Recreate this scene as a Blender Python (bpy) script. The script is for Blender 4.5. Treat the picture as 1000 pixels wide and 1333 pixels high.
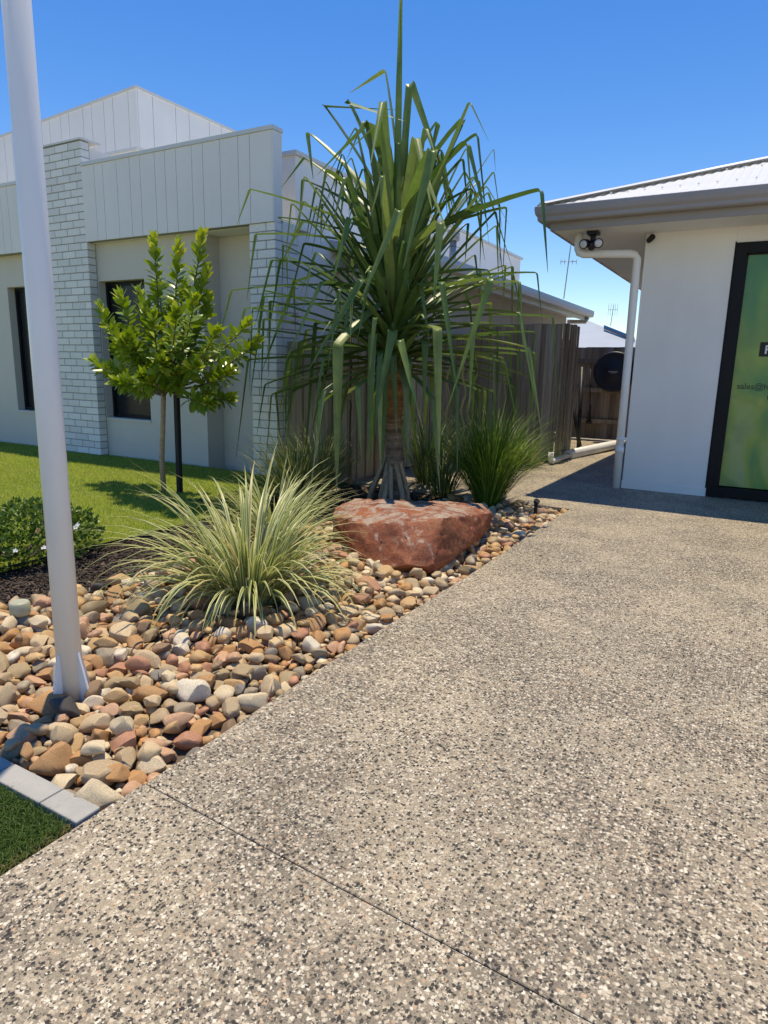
import bpy, bmesh, math, random
import numpy as np
from mathutils import Vector, Matrix, noise

random.seed(11)
rng = np.random.default_rng(11)
sc = bpy.context.scene
for o in list(bpy.data.objects):
    bpy.data.objects.remove(o)
COL = sc.collection

# ------------------------------------------------------------------ camera
CAM_H = 1.16
FPX = 868.465
RIGHT = Vector((0.8672031, 0.4974496, 0.0224220))
UP = Vector((-0.1233034, 0.1708928, 0.9775438))
FWD = Vector((-0.4824470, 0.8504937, -0.2095361))
cam_d = bpy.data.cameras.new('camera')
cam = bpy.data.objects.new('camera', cam_d)
COL.objects.link(cam)
cam_d.sensor_fit = 'HORIZONTAL'
cam_d.sensor_width = 36.0
cam_d.lens = FPX / 1000.0 * 36.0
cam_d.clip_start = 0.05
cam_d.clip_end = 1500
R3 = Matrix((RIGHT, UP, -FWD)).transposed()
cam.matrix_world = Matrix.Translation((0, 0, CAM_H)) @ R3.to_4x4()
sc.camera = cam

# ------------------------------------------------------------------ sky, sun, exposure
SUN_DIR = Vector((-0.22, 0.42, 2.6)).normalized()       # towards the sun
SUN_EL = math.asin(SUN_DIR.z)
SUN_AZ = math.atan2(SUN_DIR.x, SUN_DIR.y)
world = bpy.data.worlds.new('World')
sc.world = world
world.use_nodes = True
wn = world.node_tree.nodes
wl = world.node_tree.links
for n in list(wn):
    wn.remove(n)
sky = wn.new('ShaderNodeTexSky')
sky.sky_type = 'NISHITA'
sky.sun_disc = False
sky.sun_elevation = SUN_EL
sky.sun_rotation = SUN_AZ % (2 * math.pi)
sky.altitude = 0
sky.air_density = 1.0
sky.dust_density = 0.0
sky.ozone_density = 4.0
bg = wn.new('ShaderNodeBackground')
bg.inputs['Strength'].default_value = 0.15
wo = wn.new('ShaderNodeOutputWorld')
hs = wn.new('ShaderNodeHueSaturation')
hs.inputs['Saturation'].default_value = 1.34
hs.inputs['Value'].default_value = 0.55
hs.inputs['Hue'].default_value = 0.514
wl.new(sky.outputs['Color'], hs.inputs['Color'])
wl.new(hs.outputs['Color'], bg.inputs['Color'])
wl.new(bg.outputs[0], wo.inputs['Surface'])

sun_d = bpy.data.lights.new('sun', 'SUN')
sun_d.energy = 2.0
sun_d.angle = math.radians(0.53)
sun_d.color = (1.0, 0.935, 0.83)
sun = bpy.data.objects.new('sun', sun_d)
COL.objects.link(sun)
sun.rotation_euler = SUN_DIR.to_track_quat('Z', 'Y').to_euler()
sun.location = (0, 0, 20)

sc.view_settings.view_transform = 'Standard'
sc.view_settings.look = 'None'
sc.view_settings.gamma = 1.0
sc.view_settings.use_curve_mapping = False
sc.view_settings.exposure = 1.24
sc.view_settings.use_white_balance = True
sc.view_settings.white_balance_temperature = 7900
sc.view_settings.white_balance_tint = 5
sc.render.engine = 'CYCLES'
sc.cycles.max_bounces = 8
sc.cycles.use_denoising = True


# ------------------------------------------------------------------ helpers
def ray(px, py):
    return RIGHT * ((px - 500) / FPX) - UP * ((py - 666.5) / FPX) + FWD


def at(px, py, Y):
    """point at depth Y that shows at a photo pixel"""
    d = ray(px, py)
    return Vector((0, 0, CAM_H)) + d * (Y / d.y)


def depth(p):
    return (Vector(p) - Vector((0, 0, CAM_H))).dot(FWD)


def tag(o, label=None, cat=None, group=None, kind=None):
    if label:
        o['label'] = label
    if cat:
        o['category'] = cat
    if group:
        o['group'] = group
    if kind:
        o['kind'] = kind
    return o


def empty(name, loc=(0, 0, 0)):
    o = bpy.data.objects.new(name, None)
    o.empty_display_size = 0.1
    COL.objects.link(o)
    o.location = loc
    return o


def link(name, me, parent=None):
    """world-space mesh data linked as one object (parent keeps the world place)"""
    o = bpy.data.objects.new(name, me)
    COL.objects.link(o)
    if parent is not None:
        o.parent = parent
        o.matrix_parent_inverse = world_of(parent).inverted()
    return o


def world_of(o):
    m = o.matrix_basis.copy()
    while o.parent is not None:
        m = o.parent.matrix_basis @ o.matrix_parent_inverse @ m if False else o.parent.matrix_basis @ (o.matrix_parent_inverse @ m)
        o = o.parent
    return m


class MB:
    def __init__(s):
        s.v, s.f, s.m, s.sm, s.uv = [], [], [], [], None

    def face(s, pts, mi=0, smooth=False):
        b = len(s.v)
        s.v += [tuple(p) for p in pts]
        s.f.append(tuple(range(b, b + len(pts))))
        s.m.append(mi)
        s.sm.append(smooth)

    def box(s, a, b, mi=0, M=None):
        (x0, y0, z0), (x1, y1, z1) = a, b
        c = [(x0, y0, z0), (x1, y0, z0), (x1, y1, z0), (x0, y1, z0), (x0, y0, z1), (x1, y0, z1), (x1, y1, z1), (x0, y1, z1)]
        if M is not None:
            c = [tuple(M @ Vector(p)) for p in c]
        n = len(s.v)
        s.v += c
        for q in ((3, 2, 1, 0), (4, 5, 6, 7), (0, 1, 5, 4), (1, 2, 6, 5), (2, 3, 7, 6), (3, 0, 4, 7)):
            s.f.append(tuple(n + i for i in q))
            s.m.append(mi)
            s.sm.append(False)
        return s

    def tube(s, pts, rad, seg=12, mi=0, cap=True, smooth=True):
        pts = [Vector(p) for p in pts]
        if not hasattr(rad, '__len__'):
            rad = [rad] * len(pts)
        n0 = len(s.v)
        up = None
        for i, p in enumerate(pts):
            d = (pts[min(i + 1, len(pts) - 1)] - pts[max(i - 1, 0)]).normalized()
            if up is None:
                up = d.orthogonal().normalized()
            else:
                up = (up - d * up.dot(d)).normalized()
            w = d.cross(up)
            for k in range(seg):
                a = 2 * math.pi * k / seg
                s.v.append(tuple(p + (up * math.cos(a) + w * math.sin(a)) * rad[i]))
        for i in range(len(pts) - 1):
            for k in range(seg):
                k2 = (k + 1) % seg
                s.f.append((n0 + i * seg + k, n0 + i * seg + k2, n0 + (i + 1) * seg + k2, n0 + (i + 1) * seg + k))
                s.m.append(mi)
                s.sm.append(smooth)
        if cap:
            s.f.append(tuple(n0 + k for k in reversed(range(seg))))
            s.m.append(mi)
            s.sm.append(False)
            e = n0 + (len(pts) - 1) * seg
            s.f.append(tuple(e + k for k in range(seg)))
            s.m.append(mi)
            s.sm.append(False)
        return s

    def prism(s, poly, a, b, axis='x', mi=0):
        """profile polygon extruded along an axis; poly holds the two other coordinates"""
        def P(t, q):
            return {'x': (t, q[0], q[1]), 'y': (q[0], t, q[1]), 'z': (q[0], q[1], t)}[axis]
        n = len(poly)
        base = len(s.v)
        s.v += [P(a, q) for q in poly] + [P(b, q) for q in poly]
        for i in range(n):
            j = (i + 1) % n
            s.f.append((base + i, base + j, base + n + j, base + n + i))
            s.m.append(mi)
            s.sm.append(False)
        s.f.append(tuple(base + i for i in reversed(range(n))))
        s.f.append(tuple(base + n + i for i in range(n)))
        s.m += [mi, mi]
        s.sm += [False, False]
        return s

    def mesh(s, name, mats):
        me = bpy.data.meshes.new(name)
        me.from_pydata(s.v, [], s.f)
        for mt in (mats if isinstance(mats, (list, tuple)) else [mats]):
            me.materials.append(mt)
        me.polygons.foreach_set('material_index', s.m)
        me.polygons.foreach_set('use_smooth', s.sm)
        me.update()
        return me

    def build(s, name, mats, parent=None, bevel=0.0, fix=True):
        me = s.mesh(name, mats)
        if fix:
            bm = bmesh.new()
            bm.from_mesh(me)
            bmesh.ops.recalc_face_normals(bm, faces=bm.faces)
            bm.to_mesh(me)
            bm.free()
        o = link(name, me, parent)
        if bevel > 0:
            md = o.modifiers.new('bevel', 'BEVEL')
            md.width = bevel
            md.segments = 2
            md.limit_method = 'ANGLE'
        return o


def np_mesh(name, V, F, mats, smooth=False, col=None, uv=None):
    """fast mesh from arrays; F is (n,3) or (n,4); col is per-vertex float attribute 'tone'"""
    me = bpy.data.meshes.new(name)
    V = np.asarray(V, dtype=np.float32)
    F = np.asarray(F, dtype=np.int32)
    k = F.shape[1]
    me.vertices.add(len(V))
    me.vertices.foreach_set('co', V.ravel())
    me.loops.add(F.size)
    me.loops.foreach_set('vertex_index', F.ravel())
    me.polygons.add(len(F))
    me.polygons.foreach_set('loop_start', np.arange(0, F.size, k, dtype=np.int32))
    if smooth:
        me.polygons.foreach_set('use_smooth', np.ones(len(F), dtype=bool))
    for mt in (mats if isinstance(mats, (list, tuple)) else [mats]):
        me.materials.append(mt)
    if col is not None:
        a = me.attributes.new('tone', 'FLOAT', 'POINT')
        a.data.foreach_set('value', np.asarray(col, dtype=np.float32))
    if uv is not None:
        a = me.attributes.new('across', 'FLOAT', 'POINT')
        a.data.foreach_set('value', np.asarray(uv, dtype=np.float32))
    me.update(calc_edges=True)
    me.validate()
    return me


# ------------------------------------------------------------------ materials
class NT:
    def __init__(s, name):
        s.mat = bpy.data.materials.new(name)
        s.mat.use_nodes = True
        s.t = s.mat.node_tree
        s.n = s.t.nodes
        for x in list(s.n):
            s.n.remove(x)
        s.out = s.n.new('ShaderNodeOutputMaterial')
        s.b = s.n.new('ShaderNodeBsdfPrincipled')
        s.t.links.new(s.b.outputs[0], s.out.inputs['Surface'])
        s.b.inputs['Specular IOR Level'].default_value = 0.4

    def L(s, a, b):
        s.t.links.new(a, b)

    def add(s, t, **kw):
        x = s.n.new(t)
        for k, v in kw.items():
            setattr(x, k, v)
        return x

    def coord(s, kind='Object'):
        if kind == 'World':
            return s.add('ShaderNodeNewGeometry').outputs['Position']
        return s.add('ShaderNodeTexCoord').outputs[kind]

    def mapping(s, co, scale=(1, 1, 1), rot=(0, 0, 0), loc=(0, 0, 0)):
        m = s.add('ShaderNodeMapping')
        m.inputs['Scale'].default_value = scale
        m.inputs['Rotation'].default_value = rot
        m.inputs['Location'].default_value = loc
        s.L(co, m.inputs['Vector'])
        return m.outputs[0]

    def noise(s, co, scale, detail=4, rough=0.55, dist=0.0, out='Fac'):
        x = s.add('ShaderNodeTexNoise')
        x.inputs['Scale'].default_value = scale
        x.inputs['Detail'].default_value = detail
        x.inputs['Roughness'].default_value = rough
        x.inputs['Distortion'].default_value = dist
        s.L(co, x.inputs['Vector'])
        return x.outputs[out]

    def voronoi(s, co, scale, feature='F1', rand=1.0):
        x = s.add('ShaderNodeTexVoronoi', feature=feature)
        x.inputs['Scale'].default_value = scale
        x.inputs['Randomness'].default_value = rand
        s.L(co, x.inputs['Vector'])
        return x

    def ramp(s, fac, stops, interp='LINEAR'):
        r = s.add('ShaderNodeValToRGB')
        cr = r.color_ramp
        cr.interpolation = interp
        while len(cr.elements) < len(stops):
            cr.elements.new(0.5)
        for e, (p, c) in zip(cr.elements, stops):
            e.position = p
            e.color = (*c, 1) if len(c) == 3 else c
        s.L(fac, r.inputs['Fac'])
        return r.outputs['Color']

    def mix(s, fac, a, b, mode='MIX'):
        x = s.add('ShaderNodeMix', data_type='RGBA', blend_type=mode)
        if isinstance(fac, (int, float)):
            x.inputs[0].default_value = fac
        else:
            s.L(fac, x.inputs[0])
        for i, v in ((6, a), (7, b)):
            if isinstance(v, tuple):
                x.inputs[i].default_value = (*v, 1)
            else:
                s.L(v, x.inputs[i])
        return x.outputs[2]

    def math(s, op, a, b=0.0, clamp=False):
        x = s.add('ShaderNodeMath', operation=op, use_clamp=clamp)
        for i, v in ((0, a), (1, b)):
            if isinstance(v, (int, float)):
                x.inputs[i].default_value = v
            else:
                s.L(v, x.inputs[i])
        return x.outputs[0]

    def color(s, c):
        if isinstance(c, tuple):
            s.b.inputs['Base Color'].default_value = (*c, 1)
        else:
            s.L(c, s.b.inputs['Base Color'])

    def rough(s, r):
        if isinstance(r, (int, float)):
            s.b.inputs['Roughness'].default_value = r
        else:
            s.L(r, s.b.inputs['Roughness'])

    def bump(s, h, strength=0.3, dist=0.01):
        x = s.add('ShaderNodeBump')
        x.inputs['Strength'].default_value = strength
        x.inputs['Distance'].default_value = dist
        s.L(h, x.inputs['Height'])
        s.L(x.outputs[0], s.b.inputs['Normal'])


def m_plain(name, c, rough=0.6, var=0.08, scale=3.0, bump=0.0, bscale=200, metal=0.0, spec=0.4, fleck=0.0):
    k = NT(name)
    co = k.coord('World')
    n = k.noise(co, scale, 5, 0.6)
    d = tuple(v * (1 - var) for v in c)
    u = tuple(min(1, v * (1 + var)) for v in c)
    colr = k.ramp(n, [(0.3, d), (0.7, u)])
    if fleck > 0:
        n2 = k.noise(co, 90, 2, 0.7)
        colr = k.mix(k.ramp(n2, [(0.6, (0, 0, 0)), (0.75, (fleck,) * 3)]), colr, tuple(v * 0.45 for v in c))
    k.color(colr)
    k.rough(rough)
    k.b.inputs['Metallic'].default_value = metal
    k.b.inputs['Specular IOR Level'].default_value = spec
    if bump > 0:
        k.bump(k.noise(co, bscale, 3, 0.6), bump, 0.003)
    return k.mat


def leafy(name, colr_fn, rough=0.4, trans=0.25, spec=0.5):
    """leaf shader: principled plus a little translucency"""
    k = NT(name)
    colr = colr_fn(k)
    k.color(colr)
    k.rough(rough)
    k.b.inputs['Specular IOR Level'].default_value = spec
    tr = k.add('ShaderNodeBsdfTranslucent')
    hs = k.add('ShaderNodeHueSaturation')
    hs.inputs['Saturation'].default_value = 1.1
    hs.inputs['Value'].default_value = 1.5
    k.L(colr, hs.inputs['Color'])
    k.L(hs.outputs[0], tr.inputs['Color'])
    mx = k.add('ShaderNodeMixShader')
    mx.inputs[0].default_value = trans
    k.L(k.b.outputs[0], mx.inputs[1])
    k.L(tr.outputs[0], mx.inputs[2])
    k.L(mx.outputs[0], k.out.inputs['Surface'])
    return k.mat


def attr(k, name):
    a = k.add('ShaderNodeAttribute', attribute_name=name)
    return a.outputs['Fac']


def obj_rand(k):
    return k.add('ShaderNodeObjectInfo').outputs['Random']


# exposed aggregate concrete
def m_aggregate():
    k = NT('exposed_aggregate')
    co = k.coord('World')
    wob = k.noise(co, 150, 3, 0.65, out='Color')
    off = k.add('ShaderNodeVectorMath', operation='SCALE')
    sub = k.add('ShaderNodeVectorMath', operation='SUBTRACT')
    k.L(wob, sub.inputs[0])
    sub.inputs[1].default_value = (0.5, 0.5, 0.5)
    k.L(sub.outputs[0], off.inputs[0])
    off.inputs['Scale'].default_value = 0.0125
    ad = k.add('ShaderNodeVectorMath', operation='ADD')
    k.L(co, ad.inputs[0])
    k.L(off.outputs[0], ad.inputs[1])
    flat = k.mapping(ad.outputs[0], (1, 1, 0.05))
    v = k.voronoi(flat, 112)
    sep = k.add('ShaderNodeSeparateColor')
    k.L(v.outputs['Color'], sep.inputs[0])
    r1, r2 = sep.outputs[0], sep.outputs[1]
    # pebble radius differs per cell; the share of dark pebbles drifts over the slab
    thr = k.math('ADD', k.math('MULTIPLY', r2, 0.24), 0.44)
    edge = k.math('SUBTRACT', thr, v.outputs['Distance'])
    peb = k.math('MULTIPLY', edge, 9.0, clamp=True)
    drift = k.math('MULTIPLY', k.math('SUBTRACT', k.noise(co, 1.4, 4, 0.6), 0.5), 0.40)
    r1 = k.math('SUBTRACT', r1, drift, clamp=True)
    stone = k.ramp(r1, [(0.0, (0.026, 0.024, 0.023)), (0.17, (0.058, 0.051, 0.046)), (0.26, (0.15, 0.125, 0.10)),
                        (0.31, (0.39, 0.325, 0.25)), (0.40, (0.52, 0.445, 0.35)), (0.52, (0.62, 0.545, 0.435)), (0.64, (0.80, 0.745, 0.64)),
                        (0.75, (0.56, 0.475, 0.365)), (0.86, (0.68, 0.60, 0.49)), (0.94, (0.55, 0.40, 0.28))], 'CONSTANT')
    fine = k.noise(co, 230, 3, 0.7)
    sandy = k.noise(co, 1.9, 3, 0.6)
    mat1 = k.mix(k.ramp(sandy, [(0.42, (0, 0, 0)), (0.60, (1, 1, 1))]), k.ramp(fine, [(0.3, (0.13, 0.11, 0.088)), (0.7, (0.36, 0.305, 0.24))]),
                 k.ramp(fine, [(0.3, (0.30, 0.25, 0.185)), (0.7, (0.54, 0.46, 0.35))]))
    stone = k.mix(1.0, stone, k.ramp(fine, [(0.3, (0.84, 0.83, 0.82)), (0.7, (1.12, 1.11, 1.10))]), 'MULTIPLY')
    c = k.mix(peb, mat1, stone)
    # second, finer chips between them
    v2 = k.voronoi(k.mapping(ad.outputs[0], (1, 1, 0.05), loc=(3.1, 1.7, 0)), 205)
    sep2 = k.add('ShaderNodeSeparateColor')
    k.L(v2.outputs['Color'], sep2.inputs[0])
    chip = k.math('MULTIPLY', k.math('SUBTRACT', 0.46, v2.outputs['Distance']), 10.0, clamp=True)
    chip = k.math('MULTIPLY', chip, k.math('LESS_THAN', sep2.outputs[0], 0.40))
    c = k.mix(chip, c, k.ramp(sep2.outputs[1], [(0.0, (0.040, 0.037, 0.036)), (0.52, (0.11, 0.09, 0.075)), (0.66, (0.78, 0.72, 0.61))], 'CONSTANT'))
    # traffic dirt and tonal drift
    big = k.noise(co, 1.1, 5, 0.62)
    c = k.mix(1.0, c, k.ramp(big, [(0.30, (0.83, 0.828, 0.825)), (0.46, (0.95, 0.945, 0.935)), (0.68, (1.07, 1.05, 1.02))]), 'MULTIPLY')
    gr = k.noise(co, 40, 3, 0.75)
    c = k.mix(1.0, c, k.ramp(gr, [(0.32, (0.82, 0.815, 0.81)), (0.52, (1.0, 0.995, 0.985)), (0.70, (1.15, 1.145, 1.13))]), 'MULTIPLY')
    blot = k.noise(co, 7, 4, 0.6)
    c = k.mix(1.0, c, k.ramp(blot, [(0.3, (0.88, 0.875, 0.87)), (0.6, (1.02, 1.01, 1.0))]), 'MULTIPLY')
    c = k.mix(1.0, c, (0.85, 0.85, 0.835), 'MULTIPLY')
    k.color(c)
    k.rough(0.62)
    h = k.math('ADD', peb, k.math('MULTIPLY', fine, 0.25))
    k.bump(h, 0.35, 0.002)
    return k.mat


def m_stone(name, per_object=True):
    k = NT(name)
    co = k.coord('Object') if per_object else k.coord('World')
    r = obj_rand(k) if per_object else attr(k, 'tone')
    base = k.ramp(r, [(0.00, (0.58, 0.385, 0.19)), (0.12, (0.54, 0.30, 0.13)), (0.23, (0.50, 0.385, 0.245)),
                      (0.34, (0.66, 0.51, 0.32)), (0.46, (0.38, 0.32, 0.235)), (0.51, (0.61, 0.375, 0.235)),
                      (0.60, (0.72, 0.60, 0.41)), (0.70, (0.44, 0.335, 0.195)), (0.775, (0.50, 0.285, 0.13)),
                      (0.86, (0.26, 0.235, 0.20)), (0.885, (0.50, 0.255, 0.16)), (0.925, (0.77, 0.69, 0.55)),
                      (0.966, (0.29, 0.19, 0.115)), (0.987, (0.060, 0.058, 0.060))], 'CONSTANT')
    sc_ = k.mapping(co, (1, 1, 2.6), rot=(0.5, 0.3, 0))
    n = k.noise(sc_, 13, 6, 0.65, 0.4)
    c = k.mix(1.0, base, k.ramp(n, [(0.25, (0.42, 0.385, 0.36)), (0.5, (0.93, 0.915, 0.90)), (0.75, (1.36, 1.31, 1.24))]), 'MULTIPLY')
    n2 = k.noise(co, 30, 4, 0.7)
    c = k.mix(k.ramp(n2, [(0.55, (0, 0, 0)), (0.75, (0.55, 0.55, 0.55))]), c, (0.40, 0.24, 0.11))
    n3 = k.noise(co, 110, 3, 0.7)
    c = k.mix(1.0, c, k.ramp(n3, [(0.3, (0.80, 0.79, 0.78)), (0.7, (1.12, 1.11, 1.10))]), 'MULTIPLY')
    k.color(c)
    k.rough(0.62)
    k.b.inputs['Specular IOR Level'].default_value = 0.35
    k.bump(k.math('ADD', n3, k.math('MULTIPLY', n2, 1.5)), 0.35, 0.004)
    return k.mat


def m_boulder():
    k = NT('red_rock')
    co = k.coord('World')
    n = k.noise(k.mapping(co, (1, 1, 3.0), rot=(0.5, 0.55, 0.3)), 5, 9, 0.62, 0.6)
    c = k.ramp(n, [(0.25, (0.10, 0.034, 0.020)), (0.42, (0.22, 0.064, 0.031)), (0.55, (0.30, 0.096, 0.044)), (0.68, (0.34, 0.135, 0.062)), (0.82, (0.42, 0.26, 0.165))])
    n4 = k.noise(co, 3.2, 3, 0.5)
    c = k.mix(k.ramp(n4, [(0.55, (0, 0, 0)), (0.72, (0.6, 0.6, 0.6))]), c, (0.36, 0.145, 0.055))
    lich = k.noise(co, 8.5, 7, 0.7, 0.8)
    geo = k.add('ShaderNodeNewGeometry')
    sep = k.add('ShaderNodeSeparateXYZ')
    k.L(geo.outputs['Normal'], sep.inputs[0])
    upf = k.math('SUBTRACT', k.math('MULTIPLY', sep.outputs[2], 0.30), 0.095)
    lm = k.ramp(k.math('ADD', lich, upf), [(0.64, (0, 0, 0)), (0.76, (0.8, 0.8, 0.8))])
    gl = k.ramp(k.noise(co, 40, 3, 0.6), [(0.3, (0.30, 0.26, 0.21)), (0.7, (0.47, 0.41, 0.34))])
    c = k.mix(lm, c, gl)
    # pale mineral veins
    ve = k.voronoi(k.mapping(k.noise(co, 2.3, 4, 0.6, out='Color'), (1, 1, 1)), 5.5, 'DISTANCE_TO_EDGE')
    vm = k.ramp(ve.outputs['Distance'], [(0.0, (0.35, 0.35, 0.35)), (0.010, (0, 0, 0))])
    c = k.mix(vm, c, (0.46, 0.33, 0.25))
    f = k.noise(co, 70, 4, 0.7)
    c = k.mix(1.0, c, k.ramp(f, [(0.3, (0.72, 0.70, 0.69)), (0.7, (1.2, 1.18, 1.16))]), 'MULTIPLY')
    k.color(c)
    k.rough(0.72)
    k.bump(k.math('ADD', f, k.math('MULTIPLY', lich, 2.0)), 0.5, 0.01)
    return k.mat


def m_paling():
    k = NT('weathered_hardwood')
    co = k.coord('World')
    r = obj_rand(k)
    grain = k.noise(k.mapping(co, (38, 38, 1.3)), 1.0, 6, 0.62, 0.4)
    c = k.ramp(grain, [(0.25, (0.15, 0.128, 0.106)), (0.5, (0.275, 0.245, 0.21)), (0.75, (0.40, 0.37, 0.325))])
    c = k.mix(1.0, c, k.ramp(r, [(0.0, (0.86, 0.76, 0.66)), (0.5, (1.15, 1.04, 0.92)), (1.0, (1.42, 1.32, 1.20))]), 'MULTIPLY')
    st = k.noise(k.mapping(co, (9, 9, 0.7)), 1.0, 4, 0.6)
    c = k.mix(k.ramp(st, [(0.52, (0, 0, 0)), (0.72, (0.6, 0.6, 0.6))]), c, (0.105, 0.070, 0.050))
    k.color(c)
    k.rough(0.85)
    k.bump(grain, 0.5, 0.004)
    return k.mat


def m_brick():
    k = NT('painted_brick')
    co = k.coord('World')
    r = obj_rand(k)
    c = k.ramp(r, [(0.0, (0.70, 0.695, 0.67)), (0.5, (0.765, 0.755, 0.725)), (1.0, (0.83, 0.82, 0.79))])
    n = k.noise(co, 45, 5, 0.7)
    c = k.mix(1.0, c, k.ramp(n, [(0.25, (0.84, 0.84, 0.83)), (0.6, (1.03, 1.03, 1.02))]), 'MULTIPLY')
    k.color(c)
    k.rough(0.75)
    k.bump(n, 0.3, 0.003)
    return k.mat


def m_render(name, c, low=None):
    k = NT(name)
    co = k.coord('World')
    n = k.noise(co, 1.3, 5, 0.6)
    cc = k.ramp(n, [(0.3, tuple(v * 0.95 for v in c)), (0.7, tuple(min(1, v * 1.03) for v in c))])
    fine = k.noise(co, 330, 2, 0.6)
    cc = k.mix(1.0, cc, k.ramp(fine, [(0.3, (0.95, 0.95, 0.95)), (0.7, (1.03, 1.03, 1.03))]), 'MULTIPLY')
    st = k.noise(k.mapping(co, (5, 5, 0.35)), 1.0, 4, 0.6)
    cc = k.mix(1.0, cc, k.ramp(st, [(0.35, (0.98, 0.98, 0.978)), (0.6, (1, 1, 1))]), 'MULTIPLY')
    k.color(cc)
    k.rough(0.8)
    k.bump(fine, 0.18, 0.002)
    return k.mat


def m_graphic():
    k = NT('printed_graphic')
    co = k.coord('World')
    n = k.noise(k.mapping(co, (1.5, 1, 0.7), rot=(0, 0.5, 0)), 1.6, 3, 0.45, 0.9)
    c = k.ramp(n, [(0.28, (0.040, 0.185, 0.125)), (0.42, (0.11, 0.29, 0.09)), (0.56, (0.27, 0.38, 0.085)), (0.72, (0.34, 0.42, 0.17)), (0.85, (0.20, 0.29, 0.24))])
    n2 = k.noise(co, 3.1, 2, 0.4, 0.5)
    c = k.mix(k.ramp(n2, [(0.5, (0, 0, 0)), (0.75, (0.55, 0.55, 0.55))]), c, (0.04, 0.18, 0.08))
    k.color(c)
    k.rough(0.22)
    k.b.inputs['Coat Weight'].default_value = 0.0
    return k.mat


def m_lawn(name):
    def f(k):
        co = k.coord('World')
        t = attr(k, 'tone')
        c = k.ramp(t, [(0.0, (0.20, 0.27, 0.035)), (0.5, (0.33, 0.40, 0.065)), (0.85, (0.46, 0.51, 0.12)), (1.0, (0.60, 0.56, 0.20))])
        n = k.noise(k.mapping(co, (0.7, 1.6, 1)), 1.3, 4, 0.6)
        c = k.mix(k.ramp(n, [(0.42, (0, 0, 0)), (0.68, (0.6, 0.6, 0.6))]), c, (0.42, 0.43, 0.10))
        return c
    return leafy(name, f, 0.55, 0.4, 0.2)


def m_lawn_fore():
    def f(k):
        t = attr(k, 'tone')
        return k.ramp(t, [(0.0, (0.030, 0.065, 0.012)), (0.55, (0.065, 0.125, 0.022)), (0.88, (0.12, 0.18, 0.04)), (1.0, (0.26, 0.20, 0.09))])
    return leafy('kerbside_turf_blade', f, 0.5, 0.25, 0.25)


def m_pandanus():
    def f(k):
        co = k.coord('World')
        ac = attr(k, 'across')
        r = obj_rand(k)
        c = k.ramp(r, [(0.0, (0.066, 0.125, 0.036)), (0.4, (0.108, 0.185, 0.052)), (0.8, (0.165, 0.245, 0.068)), (1.0, (0.24, 0.30, 0.095))])
        n = k.noise(k.mapping(co, (1, 1, 1)), 9, 4, 0.6)
        c = k.mix(1.0, c, k.ramp(n, [(0.3, (0.75, 0.78, 0.75)), (0.7, (1.2, 1.17, 1.1))]), 'MULTIPLY')
        mid = k.math('SUBTRACT', 1.0, k.math('MULTIPLY', k.math('ABSOLUTE', ac), 5.0), clamp=True)
        c = k.mix(k.math('MULTIPLY', mid, 0.5), c, (0.16, 0.22, 0.08))
        c = k.mix(k.ramp(attr(k, 'along'), [(0.02, (0.75, 0.75, 0.75)), (0.24, (0, 0, 0))]), c, (0.22, 0.235, 0.060))
        dry = attr(k, 'tone')
        c = k.mix(k.ramp(dry, [(0.55, (0, 0, 0)), (1.0, (0.9, 0.9, 0.9))]), c, (0.27, 0.26, 0.12))
        return c
    return leafy('pandanus_leaf', f, 0.40, 0.22, 0.38)


def m_variegated():
    def f(k):
        ac = k.math('ABSOLUTE', attr(k, 'across'))
        t = attr(k, 'tone')
        edge = k.ramp(ac, [(0.35, (0, 0, 0)), (0.62, (1, 1, 1))])
        mid = k.ramp(t, [(0.0, (0.15, 0.20, 0.05)), (0.6, (0.23, 0.28, 0.075)), (1.0, (0.36, 0.30, 0.12))])
        ed = k.ramp(t, [(0.0, (0.46, 0.48, 0.20)), (0.7, (0.68, 0.66, 0.36)), (1.0, (0.66, 0.56, 0.32))])
        return k.mix(edge, mid, ed)
    return leafy('variegated_blade', f, 0.4, 0.22, 0.4)


def m_greenblade(name, a, b, c3):
    def f(k):
        t = attr(k, 'tone')
        return k.ramp(t, [(0.0, a), (0.6, b), (1.0, c3)])
    return leafy(name, f, 0.42, 0.25, 0.4)


def m_treeleaf(name, per_object):
    def f(k):
        r = obj_rand(k) if per_object else attr(k, 'tone')
        c = k.ramp(r, [(0.0, (0.10, 0.165, 0.020)), (0.45, (0.20, 0.29, 0.030)), (0.8, (0.34, 0.42, 0.045)), (1.0, (0.48, 0.50, 0.07))])
        ac = k.math('ABSOLUTE', attr(k, 'across'))
        return k.mix(k.ramp(ac, [(0.0, (0.35, 0.35, 0.35)), (0.16, (0, 0, 0))]), c, (0.25, 0.30, 0.09))
    return leafy(name, f, 0.28, 0.25, 0.6)


M = {}
M['agg'] = m_aggregate()
M['joint'] = m_plain('joint_dirt', (0.15, 0.13, 0.105), 0.9, 0.3, 30)
M['soil'] = m_plain('garden_soil', (0.15, 0.11, 0.08), 0.95, 0.35, 14, 0.6, 90)
M['mulch'] = m_plain('bark_mulch', (0.060, 0.043, 0.034), 0.9, 0.5, 60, 0.3, 200)
M['earth'] = m_plain('bare_ground', (0.42, 0.37, 0.29), 0.95, 0.25, 0.5)
M['stone_o'] = m_stone('river_stone_single', True)
M['stone_s'] = m_stone('river_stone_mass', False)
M['boulder'] = m_boulder()
M['paling'] = m_paling()
M['brick'] = m_brick()
M['mortar'] = m_plain('mortar', (0.30, 0.295, 0.28), 0.9, 0.1, 40)  # darker than the bricks: shade of the raked joints put into the colour
M['render_grey'] = m_render('grey_render', (0.60, 0.565, 0.50))
M['render_white'] = m_render('white_render', (0.84, 0.83, 0.80))
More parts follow.
